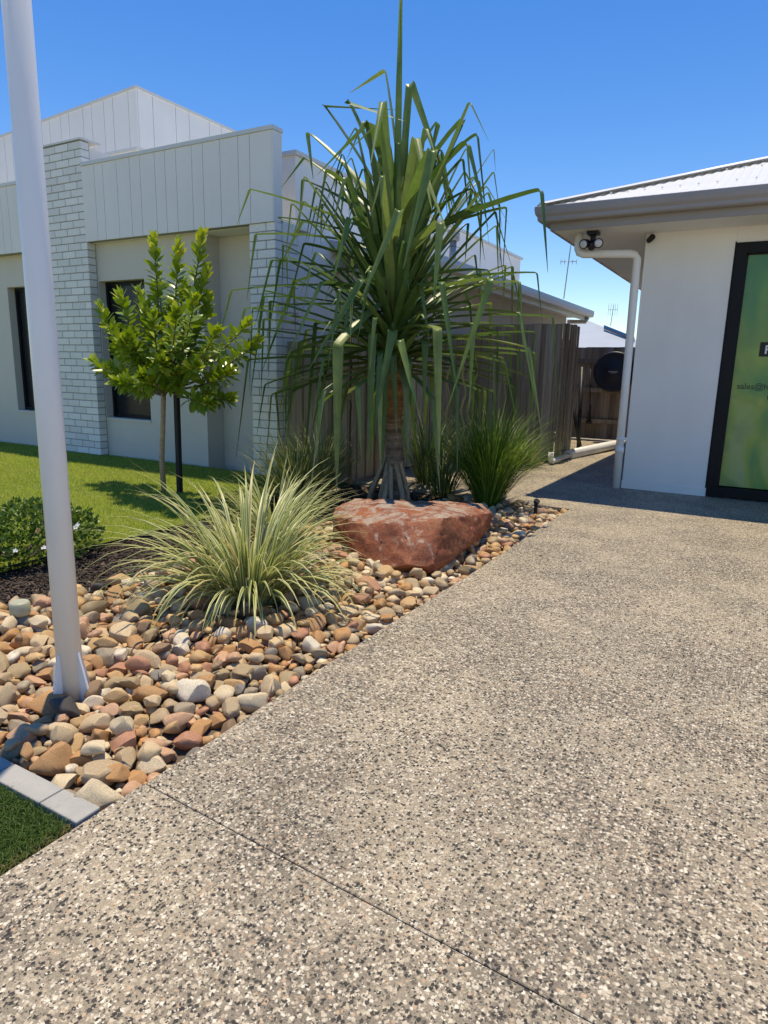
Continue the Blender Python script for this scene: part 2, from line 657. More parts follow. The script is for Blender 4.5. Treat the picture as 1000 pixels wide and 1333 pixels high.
M['clad'] = m_render('light_cladding', (0.78, 0.765, 0.735))
M['clad_up'] = m_render('pale_cladding', (0.82, 0.81, 0.79))
M['groove'] = m_plain('board_groove', (0.30, 0.30, 0.295), 0.85, 0.05)
M['cap'] = m_plain('metal_capping', (0.62, 0.62, 0.60), 0.42, 0.04, 2, metal=0.0, spec=0.5)
M['white'] = m_plain('white_enamel', (0.84, 0.84, 0.83), 0.33, 0.03, 2, 0.04, 60, spec=0.5)
M['white_pvc'] = m_plain('white_plastic', (0.80, 0.80, 0.78), 0.35, 0.05, 4)
M['soffit'] = m_render('soffit_sheet', (0.80, 0.79, 0.765))
M['gutter'] = m_plain('taupe_gutter', (0.31, 0.285, 0.275), 0.38, 0.05, 2, spec=0.5)
M['gutter_pale'] = m_plain('pale_gutter', (0.60, 0.61, 0.58), 0.4, 0.05, 2)
M['roof'] = m_plain('white_roof_sheet', (0.78, 0.78, 0.76), 0.36, 0.05, 1.2, spec=0.5)
M['roof_grey'] = m_plain('pale_grey_roof_sheet', (0.42, 0.46, 0.50), 0.45, 0.06, 1.0)
M['black'] = m_plain('black_powdercoat', (0.008, 0.009, 0.011), 0.5, 0.2, 3, spec=0.2)
M['black_pl'] = m_plain('black_plastic', (0.014, 0.014, 0.016), 0.5, 0.2, 8)
M['navy_pl'] = m_plain('dark_blue_plastic', (0.015, 0.017, 0.030), 0.42, 0.2, 6)
M['graphic'] = m_graphic()
M['lawn'] = m_lawn('lawn_blade')
M['turf'] = m_lawn_fore()
M['lawn_soil'] = m_plain('lawn_thatch', (0.17, 0.20, 0.045), 0.95, 0.3, 9, 0.5, 120)
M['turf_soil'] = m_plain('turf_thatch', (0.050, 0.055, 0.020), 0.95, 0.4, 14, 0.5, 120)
M['paver'] = m_plain('grey_paver', (0.37, 0.355, 0.33), 0.85, 0.10, 12, 0.4, 260, fleck=0.35)
M['pandanus'] = m_pandanus()
M['varieg'] = m_variegated()
M['sedge'] = m_greenblade('sedge_blade', (0.105, 0.14, 0.045), (0.19, 0.23, 0.075), (0.38, 0.34, 0.16))
M['lily'] = m_greenblade('tussock_blade', (0.060, 0.125, 0.016), (0.13, 0.235, 0.032), (0.30, 0.35, 0.10))
M['strap'] = m_greenblade('strap_blade', (0.045, 0.085, 0.025), (0.085, 0.14, 0.045), (0.20, 0.22, 0.08))
M['shrub'] = m_greenblade('shrub_leaf', (0.055, 0.11, 0.018), (0.13, 0.21, 0.04), (0.24, 0.32, 0.08))
M['petal'] = m_plain('white_petal', (0.80, 0.80, 0.76), 0.6, 0.05)
M['tleaf'] = m_treeleaf('tree_leaf_single', True)
M['tleaf_s'] = m_treeleaf('tree_leaf_mass', False)
M['bark'] = m_plain('grey_bark', (0.42, 0.29, 0.18), 0.85, 0.25, 26, 0.6, 60)
M['twig'] = m_plain('young_twig', (0.14, 0.105, 0.07), 0.8, 0.25, 26)
M['stakewood'] = m_plain('black_painted_stake', (0.016, 0.018, 0.019), 0.7, 0.3, 12, 0.3, 60)
M['lens'] = m_plain('frosted_lens', (0.40, 0.40, 0.29), 0.45, 0.08, 18)
M['lampglass'] = m_plain('floodlight_lens', (0.66, 0.67, 0.68), 0.15, 0.05, 20, spec=0.7)
M['lamp_body'] = m_plain('grey_lamp_body', (0.20, 0.20, 0.185), 0.6, 0.15, 20)
M['steel'] = m_plain('galvanised_steel', (0.32, 0.33, 0.34), 0.4, 0.1, 6, metal=0.5)
M['solar'] = m_plain('solar_glass', (0.012, 0.018, 0.035), 0.12, 0.1, 4, spec=0.6)
M['ink'] = m_plain('dark_lettering', (0.012, 0.014, 0.012), 0.5, 0.0)
M['inkgreen'] = m_plain('email_lettering', (0.030, 0.055, 0.026), 0.5, 0.0)
M['inkwhite'] = m_plain('white_lettering', (0.80, 0.80, 0.80), 0.5, 0.0)


def m_glass():
    k = NT('dark_screened_glass')
    co = k.coord('World')
    k.color(k.ramp(k.noise(co, 2.0, 3, 0.5), [(0.3, (0.008, 0.010, 0.014)), (0.7, (0.013, 0.016, 0.021))]))
    k.rough(0.25)
    k.b.inputs['Specular IOR Level'].default_value = 0.3
    return k.mat


M['glass'] = m_glass()


def m_trunk():
    k = NT('pandanus_trunk')
    co = k.coord('World')
    ring = k.noise(k.mapping(co, (2, 2, 34)), 1.0, 4, 0.6, 0.5)
    sep = k.add('ShaderNodeSeparateXYZ')
    k.L(co, sep.inputs[0])
    n = k.noise(co, 22, 5, 0.65)
    low = k.ramp(ring, [(0.3, (0.13, 0.09, 0.062)), (0.55, (0.27, 0.205, 0.145)), (0.75, (0.42, 0.34, 0.25))])
    hi = k.ramp(ring, [(0.3, (0.13, 0.062, 0.025)), (0.55, (0.36, 0.165, 0.055)), (0.75, (0.55, 0.34, 0.10))])
    hz = k.math('ADD', k.math('MULTIPLY', sep.outputs[2], 2.2), k.math('MULTIPLY', n, 1.1))
    c = k.mix(k.ramp(hz, [(0.0, (0, 0, 0)), (1.0, (1, 1, 1))]), low, hi)
    k.b.inputs['Roughness'].default_value = 0.9
    f = k.ramp(hz, [(0.55, (0, 0, 0)), (0.85, (1, 1, 1))])
    hzs = k.math('MULTIPLY', k.math('SUBTRACT', k.math('ADD', sep.outputs[2], k.math('MULTIPLY', n, 0.3)), 0.72), 4.0, clamp=True)
    c = k.mix(hzs, low, hi)
    c = k.mix(1.0, c, k.ramp(n, [(0.3, (0.6, 0.6, 0.6)), (0.65, (1.15, 1.12, 1.08))]), 'MULTIPLY')
    k.color(c)
    k.bump(k.math('ADD', ring, n), 0.8, 0.02)
    return k.mat


M['trunk'] = m_trunk()

# ------------------------------------------------------------------ ground and paving
EDGE_X = -1.405                 # driveway edge along the garden bed
BED_FAR = 5.78
m = MB()
S = 600
m.face([(-S, -S, -0.16), (S, -S, -0.16), (S, S, -0.16), (-S, S, -0.16)])
tag(m.build('ground', M['earth']), kind='structure')


def joint_y(x):
    return 1.06 - 0.055 * x


drive = MB()
drive.box((EDGE_X + 0.002, -16, -0.15), (9, 16, -0.022))
drive.box((-3.70, BED_FAR + 0.002, -0.15), (EDGE_X + 0.002, 16, -0.022))
driveway = tag(drive.build('driveway', M['joint']), kind='structure')


def slab(poly):
    m = MB()
    bm = bmesh.new()
    vs = [bm.verts.new((x, y, 0)) for x, y in poly]
    f = bm.faces.new(vs)
    bmesh.ops.recalc_face_normals(bm, faces=[f])
    r = bmesh.ops.extrude_face_region(bm, geom=[f])
    for v in [e for e in r['geom'] if isinstance(e, bmesh.types.BMVert)]:
        v.co.z = -0.03
    bmesh.ops.recalc_face_normals(bm, faces=bm.faces)
    me = bpy.data.meshes.new('slab')
    bm.to_mesh(me)
    bm.free()
    me.materials.append(M['agg'])
    o = link('slab', me, driveway)
    md = o.modifiers.new('bevel', 'BEVEL')
    md.width = 0.002
    md.segments = 1
    md.limit_method = 'ANGLE'
    return o


g = 0.0013
# a slightly wandering edge along the garden bed
edge = [(EDGE_X + 0.006 * math.sin(y * 2.1) + random.uniform(-.003, .003), y) for y in np.linspace(joint_y(EDGE_X) + g, BED_FAR, 36)]
slab(edge + [(-3.70, BED_FAR + 0.06), (-3.70, 16), (9, 16), (9, joint_y(9) + g)])
slab([(EDGE_X - 0.004, -16), (EDGE_X + 0.002, 0.3), (EDGE_X, joint_y(EDGE_X) - g), (9, joint_y(9) - g), (9, -16)])

# garden bed under the stones and the mulch
m = MB()
nx, ny = 26, 40
x0, x1, y0, y1 = -3.66, EDGE_X - 0.004, 0.99, BED_FAR


def bed_z(x, y):
    d = min(max((EDGE_X - x) / 0.35, 0), 1)
    return -0.062 + 0.028 * d + 0.012 * noise.noise(Vector((x * 2, y * 2, 0)))


pts = [[(x0 + (x1 - x0) * i / nx, y0 + (y1 - y0) * j / ny) for i in range(nx + 1)] for j in range(ny + 1)]
for j in range(ny):
    for i in range(nx):
        q = [pts[j][i], pts[j][i + 1], pts[j + 1][i + 1], pts[j + 1][i]]
        m.face([(a, b, bed_z(a, b)) for a, b in q], 0, True)
bed = tag(m.build('garden_bed', M['soil'], fix=False), kind='structure')

# lawns
m = MB()
m.face([(-22, -2, -0.012), (-3.66, -2, -0.012), (-3.66, 4.1, -0.012), (-22, 4.1, -0.012)])
m.face([(-22, 4.1, -0.012), (-3.66, 4.1, -0.012), (-3.9, 5.0, -0.012), (-4.4, 5.72, -0.012), (-22, 5.72, -0.012)])
m.face([(-3.66, 4.1, -0.02), (-3.64, 5.78, -0.02), (-4.4, 5.78, -0.02), (-3.9, 5.0, -0.02)])
lawn = tag(m.build('lawn', M['lawn_soil'], fix=False), kind='structure')
m = MB()
m.face([(-3.4, -1.5, -0.014), (EDGE_X - 0.006, -1.5, -0.014), (EDGE_X - 0.006, 0.921, -0.014), (-3.4, 0.921, -0.014)])
turf = tag(m.build('kerbside_lawn', M['turf_soil'], fix=False), kind='structure')


def blades(name, mat, xy, length, width, lean, parent, seg=1, z0=-0.012, kind='stuff', tone=None):
    """many grass blades as one mesh"""
    n = len(xy)
    a = rng.uniform(0, 2 * np.pi, n)
    ln = length * rng.uniform(0.55, 1.15, n)
    le = lean * rng.uniform(0.1, 1.0, n)
    d = np.stack([np.cos(a), np.sin(a)], 1)
    s = np.stack([-d[:, 1], d[:, 0]], 1) * (width * rng.uniform(0.7, 1.2, n))[:, None] * .5
    b = np.concatenate([xy, np.full((n, 1), z0)], 1)
    z = np.zeros((n, 1))
    if tone is None:
        tone = rng.uniform(0, 1, n)
    if seg == 1:
        t = np.concatenate([xy + d * (ln * le)[:, None], (z0 + ln * (1 - .35 * le))[:, None]], 1)
        V = np.stack([b + np.concatenate([s, z], 1), b - np.concatenate([s, z], 1), t], 1).reshape(-1, 3)
        F = np.arange(3 * n).reshape(n, 3)
        me = np_mesh(name, V, F, mat, col=np.repeat(tone, 3))
    else:
        mid = np.concatenate([xy + d * (ln * le * .3)[:, None], (z0 + ln * .6)[:, None]], 1)
        t = np.concatenate([xy + d * (ln * le)[:, None], (z0 + ln * (1 - .45 * le))[:, None]], 1)
        sz = np.concatenate([s, z], 1)
        V = np.stack([b + sz, b - sz, mid - sz * .8, mid + sz * .8, t], 1).reshape(-1, 3)
        k = np.arange(n)[:, None] * 5
        F = np.concatenate([k + np.array([[0, 1, 2]]), k + np.array([[0, 2, 3]]), k + np.array([[3, 2, 4]])], 0)
        me = np_mesh(name, V, F, mat, col=np.repeat(tone, 5))
    o = link(name, me, parent)
    return tag(o, kind=kind)


# mown lawn: only where it can be seen, plus a margin
n = 300000
xy = np.stack([-3.60 - 8.5 * rng.uniform(0, 1, n) ** 1.25, rng.uniform(1.2, 5.70, n)], 1)
keep = (xy[:, 0] > -3.6 - 2.6 * (xy[:, 1] - 0.9))
keep &= ~((xy[:, 0] > -3.66 - 0.02 * np.sin(xy[:, 1] * 5)) & (xy[:, 1] < 4.1))
keep &= ~((xy[:, 1] > 4.1) & (xy[:, 0] > -3.66 - (xy[:, 1] - 4.1) * 0.46))
xy = xy[keep][:210000]
patch = np.array([noise.noise(Vector((x * 0.9, y * 2.0, 3.3))) for x, y in xy])
tone = np.clip(rng.uniform(0, 0.8, len(xy)) + 0.25 * patch, 0, 1)
hgt = 0.030 + 0.010 * patch
blades('grass', M['lawn'], xy, hgt, 0.0045, 0.9, lawn, 1, -0.012, tone=tone)

n = 26000
xy = np.stack([rng.uniform(-2.15, EDGE_X - 0.012, n), rng.uniform(0.40, 0.918, n)], 1)
edge_d = np.minimum(EDGE_X - xy[:, 0], 9)
keep = rng.uniform(0, 1, n) < np.clip(edge_d / 0.05, 0.12, 1)
xy = xy[keep]
tone = np.clip(rng.uniform(0, 0.85, len(xy)) + 0.22 * np.clip(1 - (EDGE_X - xy[:, 0]) / .06, 0, 1), 0, 1)
blades('grass', M['turf'], xy, 0.030, 0.0022, 1.2, turf, 2, -0.014, tone=tone)
n = 1500
xy = np.stack([EDGE_X - 0.012 - rng.exponential(0.012, n), rng.uniform(-0.2, 0.92, n)], 1)
tag(blades('dry_grass', M['turf'], xy, 0.018, 0.0018, 1.6, turf, 2, -0.012, tone=rng.uniform(.9, 1, n)), kind='stuff')

# kerb of grey pavers between turf and stones
kerb = tag(empty('paver_kerb', (-1.6, 0.955, -0.05)), 'row of grey concrete pavers edging the river stones beside the dark turf', 'kerb')
px = EDGE_X - 0.004
for i, wd in enumerate((0.155, 0.228, 0.23, 0.229, 0.23, 0.23)):
    m = MB().box((px - wd, 0.926, -0.10), (px - 0.004, 1.000, 0.004 + random.uniform(-.001, .001)))
    m.build('paver', M['paver'], kerb, bevel=0.004)
    px -= wd
m = MB().box((px, 0.93, -0.1), (EDGE_X - 0.006, 0.997, -0.012))
m.build('mortar_bed', M['joint'], kerb)

# ------------------------------------------------------------------ modern house (grey, brick piers, clad parapets)
house = tag(empty('modern_house', (-7.0, 5.72, 0)), 'flat roofed grey house with pale brick piers and vertical board parapets behind the lawn', 'house')
FY = 5.60      # face of the brick piers
WY = 5.72      # rendered wall face
m = MB()
W1, W2 = (-9.25, -8.55), (-7.362, -6.55)
SILL, HEAD = 0.478, 2.135
# front wall round the two windows
xs = [-14.0, W1[0], W1[1], W2[0], W2[1], -5.62]
for i in range(5):
    a, b = xs[i], xs[i + 1]
    if i in (1, 3):
        m.box((a, WY, -0.1), (b, WY + 0.22, SILL))
        m.box((a, WY, HEAD), (b, WY + 0.22, 2.566))
    else:
        m.box((a, WY, -0.1), (b, WY + 0.22, 2.566))
m.box((-5.62, 5.99, -0.1), (-4.84, 6.2, 2.566))
m.box((-5.70, WY + 0.22, -0.1), (-5.622, 6.2, 2.566))
wall = m.build('wall', M['render_grey'], house)
m = MB()
m.box((-14, 6.2, 0), (-4.70, 13.6, 3.36))
m.build('side_wall', M['clad_up'], house)
m = MB()
m.box((-14.04, 6.16, 3.362), (-4.66, 13.64, 3.40))
m.build('side_capping', M['cap'], house)
# soffit under the parapets
m = MB()
m.box((-14, 5.70, 2.568), (-4.50, 6.2, 2.60))
m.build('soffit', M['soffit'], house)
for a, b in (W1, W2):
    f = MB()
    fy0, fy1 = WY + 0.10, WY + 0.15
    f.box((a, fy0, SILL), (a + 0.045, fy1, HEAD)).box((b - 0.045, fy0, SILL), (b, fy1, HEAD))
    f.box((a + 0.045, fy0, SILL), (b - 0.045, fy1, SILL + 0.045)).box((a + 0.045, fy0, HEAD - 0.045), (b - 0.045, fy1, HEAD))
    wo_ = MB().box((a, WY + 0.16, SILL), (b, WY + 0.20, HEAD)).build('window', M['black'], house)
    f.build('frame', M['black'], wo_)
    MB().box((a + 0.045, fy0 + 0.022, SILL + 0.045), (b - 0.045, fy0 + 0.030, HEAD - 0.045)).build('pane', M['glass'], wo_)
    MB().box((a, WY - 0.012, SILL - 0.03), (b, WY + 0.10, SILL - 0.001)).build('sill', M['render_grey'], wo_)

# brick piers: every brick its own object
BW, BH, BD, GAP = 0.230, 0.076, 0.110, 0.010


def brick_mesh(w, d):
    bm = bmesh.new()
    bmesh.ops.create_cube(bm, size=1)
    for v in bm.verts:
        v.co.x *= w
        v.co.y *= d
        v.co.z *= BH
    bmesh.ops.bevel(bm, geom=bm.edges[:], offset=0.003, segments=1, affect='EDGES')
    me = bpy.data.meshes.new('brick')
    bm.to_mesh(me)
    bm.free()
    me.materials.append(M['brick'])
    return me


BM = {}


def add_brick(cx, cy, cz, w, d, par):
    key = (round(w, 3), round(d, 3))
    if key not in BM:
        BM[key] = brick_mesh(w, d)
    o = bpy.data.objects.new('brick', BM[key])
    COL.objects.link(o)
    o.parent = par
    o.matrix_parent_inverse = world_of(par).inverted()
    o.location = (cx, cy + random.uniform(-.0015, .0015), cz)


def pier(xa, xb, yb, ztop):
    """brick skin at the front and on the +x return; xa..xb wide, from FY back to yb"""
    core = MB().box((xa + 0.006, FY + 0.007, -0.1), (xb - 0.007, yb, ztop - 0.004)).build('brick_pier', M['mortar'], house)
    k = 0
    z = 0.0
    while z + BH < ztop + 0.02:
        zc = z + BH / 2
        shift = 0.0 if k % 2 == 0 else 0.5
        x = xb
        ret = 0.110 if k % 2 else 0.230          # face of the corner brick on the front
        first = True
        while x > xa + 0.02:
            w = (0.230 if (first and k % 2 == 0) else 0.110 if first else BW)
            w = min(w, x - xa)
            if w > 0.03:
                dd = min(0.11, yb - FY)
                add_brick(x - w / 2, FY + dd / 2, zc, w, dd, core)
            x -= w + GAP
            first = False
        # the return shows a header or the tail of a stretcher
        if yb - FY > 0.14:
            add_brick(xb - 0.055, FY + 0.12 + (yb - FY - 0.12) / 2, zc, 0.11, yb - FY - 0.12, core)
        z += BH + GAP
        k += 1
    return core


pier(-8.45, -7.37, WY, 3.70)
pier(-4.835, -4.502, 5.985, 2.566)
# returns behind the tall pier
m = MB().box((-8.40, WY + 0.004, 2.62), (-7.43, 6.15, 3.66))
m.build('pier_return', M['clad'], house)
m = MB().box((-8.47, FY - 0.012, 3.702), (-7.35, 5.86, 3.722))
m.build('pier_capping', M['cap'], house)


def parapet(xa, xb, joints, z0, z1, name='parapet', y0=FY - 0.02, thick=0.13):
    core = MB().box((xa, y0 + 0.012, z0 + 0.004), (xb - 0.003, y0 + thick, z1)).build(name, M['groove'], house)
    js = [xa] + joints + [xb]
    for a, b in zip(js[:-1], js[1:]):
        MB().box((a + 0.003, y0, z0), (b - 0.003, y0 + 0.016, z1 - 0.002)).build('cladding_board', M['clad'], core)
    MB().box((xb - 0.002, y0 + 0.002, z0), (xb + 0.012, y0 + thick + 0.01, z1 - 0.002)).build('end_board', M['clad'], core)
    MB().box((xa, y0 - 0.012, z1), (xb + 0.02, y0 + thick + 0.02, z1 + 0.038)).build('capping', M['cap'], core)
    return core


parapet(-7.362, -4.512, [-7.136, -6.989, -6.754, -6.538, -6.37, -6.137, -5.982, -5.815, -5.585, -5.427, -5.188, -4.946, -4.794], 2.572, 3.405)
jj = [-8.62 - 0.0]
x = -14.0
js = []
k = 0
while x < -8.7:
    x += (0.155, 0.225, 0.155, 0.235)[k % 4]
    k += 1
    if x < -8.55:
        js.append(x)
parapet(-14.0, -8.452, js, 2.535, 3.345)

# tall clad volume set back, its top slightly raked
cx, cy, cz = -9.13, 8.0, 5.33
xl, zl = -13.2, 5.08
m = MB()
m.prism([(xl, 2.9), (cx - 0.02, 2.9), (cx - 0.02, cz - 0.03), (xl, zl - 0.03)], cy + 0.02, 13.5, 'y')
uv_ = m.build('upper_wall', M['groove'], house)
x = xl
k = 0
while x < cx - 0.05:
    w = (0.22, 0.36, 0.22, 0.30)[k % 4]
    b = min(x + w, cx)
    zt = lambda q: zl + (cz - zl) * (q - xl) / (cx - xl)
    mm = MB()
    mm.prism([(x + 0.005, 2.9), (b - 0.005 if b < cx else b, 2.9), (b - 0.005 if b < cx else b, zt(b)), (x + 0.005, zt(x))], cy, cy + 0.019, 'y')
    mm.build('cladding_board', M['clad_up'], uv_)
    x = b
    k += 1
y = cy + 0.02
k = 0
while y < 13.4:
    w = (0.30, 0.48)[k % 2]
    b = min(y + w, 13.5)
    MB().box((cx - 0.019, y + 0.005, 2.9), (cx, b - 0.005, cz)).build('cladding_board', M['clad_up'], uv_)
    y = b
    k += 1
mm = MB()
mm.prism([(xl, zl), (cx + 0.015, cz), (cx + 0.015, cz + 0.04), (xl, zl + 0.04)], cy - 0.015, 13.52, 'y')
mm.build('capping', M['cap'], uv_)
# lower box between the tall volume and the parapet
m = MB().box((-9.6, 7.0, 3.4), (-8.03, 7.9, 4.05))
lo = m.build('lower_wall', M['clad'], house)
MB().box((-9.62, 6.98, 4.052), (-8.01, 7.9, 4.085)).build('capping', M['cap'], lo)

# side wing with a low eave
m = MB().box((-4.698, 7.0, 0), (-3.80, 14.0, 2.27))
m.build('wing_wall', M['render_grey'], house)
m = MB()
m.prism([(-4.698, 2.50), (-3.42, 2.365), (-3.42, 2.385), (-4.698, 2.62)], 6.85, 14.25, 'y')
m.build('wing_roof', M['roof_grey'], house)
m = MB()
m.prism([(-3.42, 2.27), (-3.325, 2.275), (-3.31, 2.33), (-3.315, 2.395), (-3.33, 2.395), (-3.345, 2.30), (-3.405, 2.295), (-3.405, 2.38), (-3.42, 2.38)], 6.83, 14.25, 'y')
m.build('wing_gutter', M['gutter_pale'], house)
m = MB().box((-4.698, 6.88, 2.272), (-3.425, 14.23, 2.29))
m.box((-3.45, 6.86, 2.20), (-3.422, 14.24, 2.269))
m.build('wing_soffit', M['gutter_pale'], house)
# pipe across under the eave end
m = MB().tube([(-3.78, 14.05, 2.18), (-3.42, 14.05, 2.18), (-3.38, 14.05, 2.26)], 0.04, 8)
m.build('wing_downpipe', M['gutter_pale'], house)
# plumbing vent cowl on the wing
m = MB().tube([(-4.1, 9.0, 2.5), (-4.1, 9.0, 2.92)], 0.05, 12).tube([(-4.1, 9.0, 2.92), (-4.1, 9.0, 3.06)], [0.09, 0.09], 12)
m.build('vent_pipe', M['steel'], house)

# ------------------------------------------------------------------ rendered house on the paved side
rh = tag(empty('rendered_house', (1.0, 7.22, 0)), 'white rendered building with taupe gutter and pale metal roof beside the driveway', 'house')
RY, RX = 7.22, -1.245
SOF = 2.50
m = MB()
dx0, dz1 = -0.447, 2.362
m.box((RX, RY, -0.1), (dx0, RY + 0.24, SOF + 0.05))
m.box((dx0, RY, dz1), (1.30, RY + 0.24, SOF + 0.05))
m.box((1.30, RY, -0.1), (8.6, RY + 0.24, SOF + 0.05))
m.box((RX, RY + 0.24, -0.1), (RX + 0.24, 16, SOF + 0.05))
m.build('wall', M['render_white'], rh, bevel=0.006)
MB().box((RX - 0.004, RY - 0.005, -0.02), (dx0, RY - 0.0005, 0.085)).build('base_strip', M['render_white'], rh)
# soffit, fascia, gutter
EX, EY = -2.02, 6.72
MB().box((EX, EY, SOF), (8.6, RY + 0.2, SOF + 0.012)).box((EX, RY + 0.2, SOF), (RX + 0.1, 16, SOF + 0.012)).build('soffit', M['soffit'], rh)
MB().box((EX - 0.02, EY - 0.02, SOF - 0.008), (8.6, EY - 0.001, 2.68)).box((EX - 0.02, EY - 0.001, SOF - 0.008), (EX - 0.001, 16, 2.68)).build('fascia', M['gutter'], rh)
gp = [(0.0, 2.56), (-0.085, 2.56), (-0.098, 2.572), (-0.10, 2.60), (-0.118, 2.625), (-0.125, 2.66), (-0.125, 2.692), (-0.112, 2.698), (-0.112, 2.66), (0.0, 2.66)]
gm = MB()
# mitred quad gutter: front run and side run
n = len(gp)
gy = EY - 0.0205
gx = EX - 0.0205
b0 = len(gm.v)
for (o, z) in gp:
    gm.v.append((gx + o, gy + o, z))
for (o, z) in gp:
    gm.v.append((8.6, gy + o, z))
for (o, z) in gp:
    gm.v.append((gx + o, 16, z))
for i in range(n):
    j = (i + 1) % n
    gm.f += [(i, j, n + j, n + i), (j, i, 2 * n + i, 2 * n + j)]
    gm.m += [0, 0]
    gm.sm += [False, False]
gm.build('gutter', M['gutter'], rh)


def corrugated(name, x_eave, y_eave, z_eave, slope, along, span, side):
    """corrugated hip plane; along = length of the eave, rising at slope; columns clipped by the hip line"""
    pitch, amp, sub = 0.076, 0.0042, 8
    t = np.arange(0, along, pitch / sub)
    V, F = [], []
    for i, u in enumerate(t):
        h = amp * math.cos(2 * math.pi * u / pitch)
        up = min(u, span)
        for s in (0.0, up):
            if side == 'front':
                V.append((x_eave + u, y_eave + s, z_eave + s * slope + h))
            else:
                V.append((x_eave + s, y_eave + u, z_eave + s * slope + h))
    for i in range(len(t) - 1):
        q = (2 * i, 2 * i + 2, 2 * i + 3, 2 * i + 1)
        F.append(q if side == 'front' else q[::-1])
    me = np_mesh(name, V, F, M['roof'], smooth=True)
    return link(name, me, rh)


SL = 0.36
rx0, ry0, rz0 = -2.11, 6.63, 2.705
corrugated('roof', rx0, ry0, rz0, SL, 10.4, 5.0, 'front')
corrugated('roof', rx0, ry0, rz0, SL, 9.2, 5.0, 'side')
m = MB()
hd = Vector((1, 1, SL)).normalized()
a = Vector((rx0 - 0.015, ry0 - 0.015, rz0 + 0.012))
m.tube([a, a + hd * 7.2], 0.022, 10)
for sgn in (1, -1):
    s = Vector((sgn, -sgn, 0)).normalized()
    dn = Vector((0, 0, -1))
    w = s * 0.12 + dn * 0.12 * SL * 0.7
    q = [a + Vector((0, 0, .02)), a + hd * 7.2 + Vector((0, 0, .02)), a + hd * 7.2 + w + Vector((0, 0, .02)), a + w + Vector((0, 0, .02))]
    m.face(q)
    m.face([p + Vector((0, 0, -.003)) for p in reversed(q)])
m.build('hip_capping', M['roof'], rh)
# roofing screws in rows on the front plane
m = MB()
for s in (0.35, 1.25, 2.15):
    u = s + 0.2
    while u < 6.5:
        c = Vector((rx0 + u, ry0 + s, rz0 + s * SL + 0.009))
        m.tube([c, c + Vector((0, -0.004, 0.012))], 0.009, 5)
        u += 0.152
sc_o = tag(m.build('roof_screws', M['roof'], rh), kind='stuff')

# shopfront window with a printed graphic
sw = MB().box((dx0, RY + 0.10, 0.012), (1.30, RY + 0.14, dz1)).build('window', M['black'], rh)
m = MB()
fw = 0.095
m.box((dx0, RY - 0.012, 0.01), (dx0 + fw, RY + 0.095, dz1)).box((1.30 - fw, RY - 0.012, 0.01), (1.30, RY + 0.095, dz1))
m.box((dx0 + fw, RY - 0.010, 0.01), (1.30 - fw, RY + 0.095, 0.01 + fw)).box((dx0 + fw, RY - 0.010, dz1 - fw), (1.30 - fw, RY + 0.095, dz1))
m.box((dx0 - 0.012, RY - 0.004, 0.012), (dx0 - 0.001, RY - 0.0005, dz1 + 0.012))
m.build('frame', M['black'], sw, bevel=0.004)
MB().box((dx0 + fw + 0.012, RY + 0.052, 0.115), (1.30 - fw - 0.012, RY + 0.060, dz1 - fw - 0.012)).build('pane', M['graphic'], sw)
MB().box((dx0 + fw, RY + 0.045, 0.105), (dx0 + fw + 0.012, RY + 0.07, dz1 - fw)).box((dx0 + fw, RY + 0.045, dz1 - fw - 0.012), (1.2, RY + 0.07, dz1 - fw)).build('glazing_bead', M['black_pl'], sw)
GY = RY + 0.0515
MB().box((-0.150, GY - 0.0012, 1.352), (0.55, GY, 1.482)).build('badge', M['ink'], sw)


def text(name, body, loc, size, mat, parent, bold=0.0):
    cu = bpy.data.curves.new(name, 'FONT')
    cu.body = body
    cu.size = size
    cu.extrude = 0.0004
    cu.offset = bold
    cu.materials.append(mat)
    tmp = bpy.data.objects.new(name, cu)
    me = bpy.data.meshes.new_from_object(tmp)
    bpy.data.objects.remove(tmp)
    o = bpy.data.objects.new(name, me)
    COL.objects.link(o)
    o.parent = parent
    o.matrix_parent_inverse = world_of(parent).inverted()
    o.location = loc
    o.rotation_euler = (math.radians(90), 0, 0)
    return o


text('lettering', 'F', (-0.110, GY - 0.002, 1.378), 0.108, M['inkwhite'], sw, 0.002)
text('lettering', 'sales@h', (-0.298, GY - 0.001, 1.052), 0.077, M['inkgreen'], sw, 0.0006)
m = MB()
m.prism([(-0.012 + 0.022 * math.cos(a_), 0.985 + 0.034 * math.sin(a_)) for a_ in np.linspace(0, 2 * math.pi, 16, endpoint=False)], GY - 0.001, GY, 'y')
m.build('lettering', M['ink'], sw)

# downpipe
m = MB()
pr = 0.039
m.tube([(-1.83, 6.98, 2.53), (-1.83, 6.98, 2.36), (-1.815, 6.985, 2.325), (-1.78, 6.99, 2.31), (-1.37, 7.14, 2.31), (-1.325, 7.165, 2.30), (-1.302, 7.175, 2.27),
        (-1.296, 7.18, 1.2), (-1.294, 7.18, 0.0)], pr, 18)
m.tube([(-1.294, 7.18, 0.37), (-1.294, 7.18, 0.43)], pr + 0.006, 18)
dp = m.build('downpipe', M['white'], rh)
m = MB()
for z in (0.5,):
    m.tube([(-1.294, 7.18, z), (-1.294, 7.18, z + 0.028)], pr + 0.004, 16)
    m.box((-1.29, 7.19, z), (RX - 0.001, 7.225, z + 0.028))
m.build('bracket', M['white'], dp)

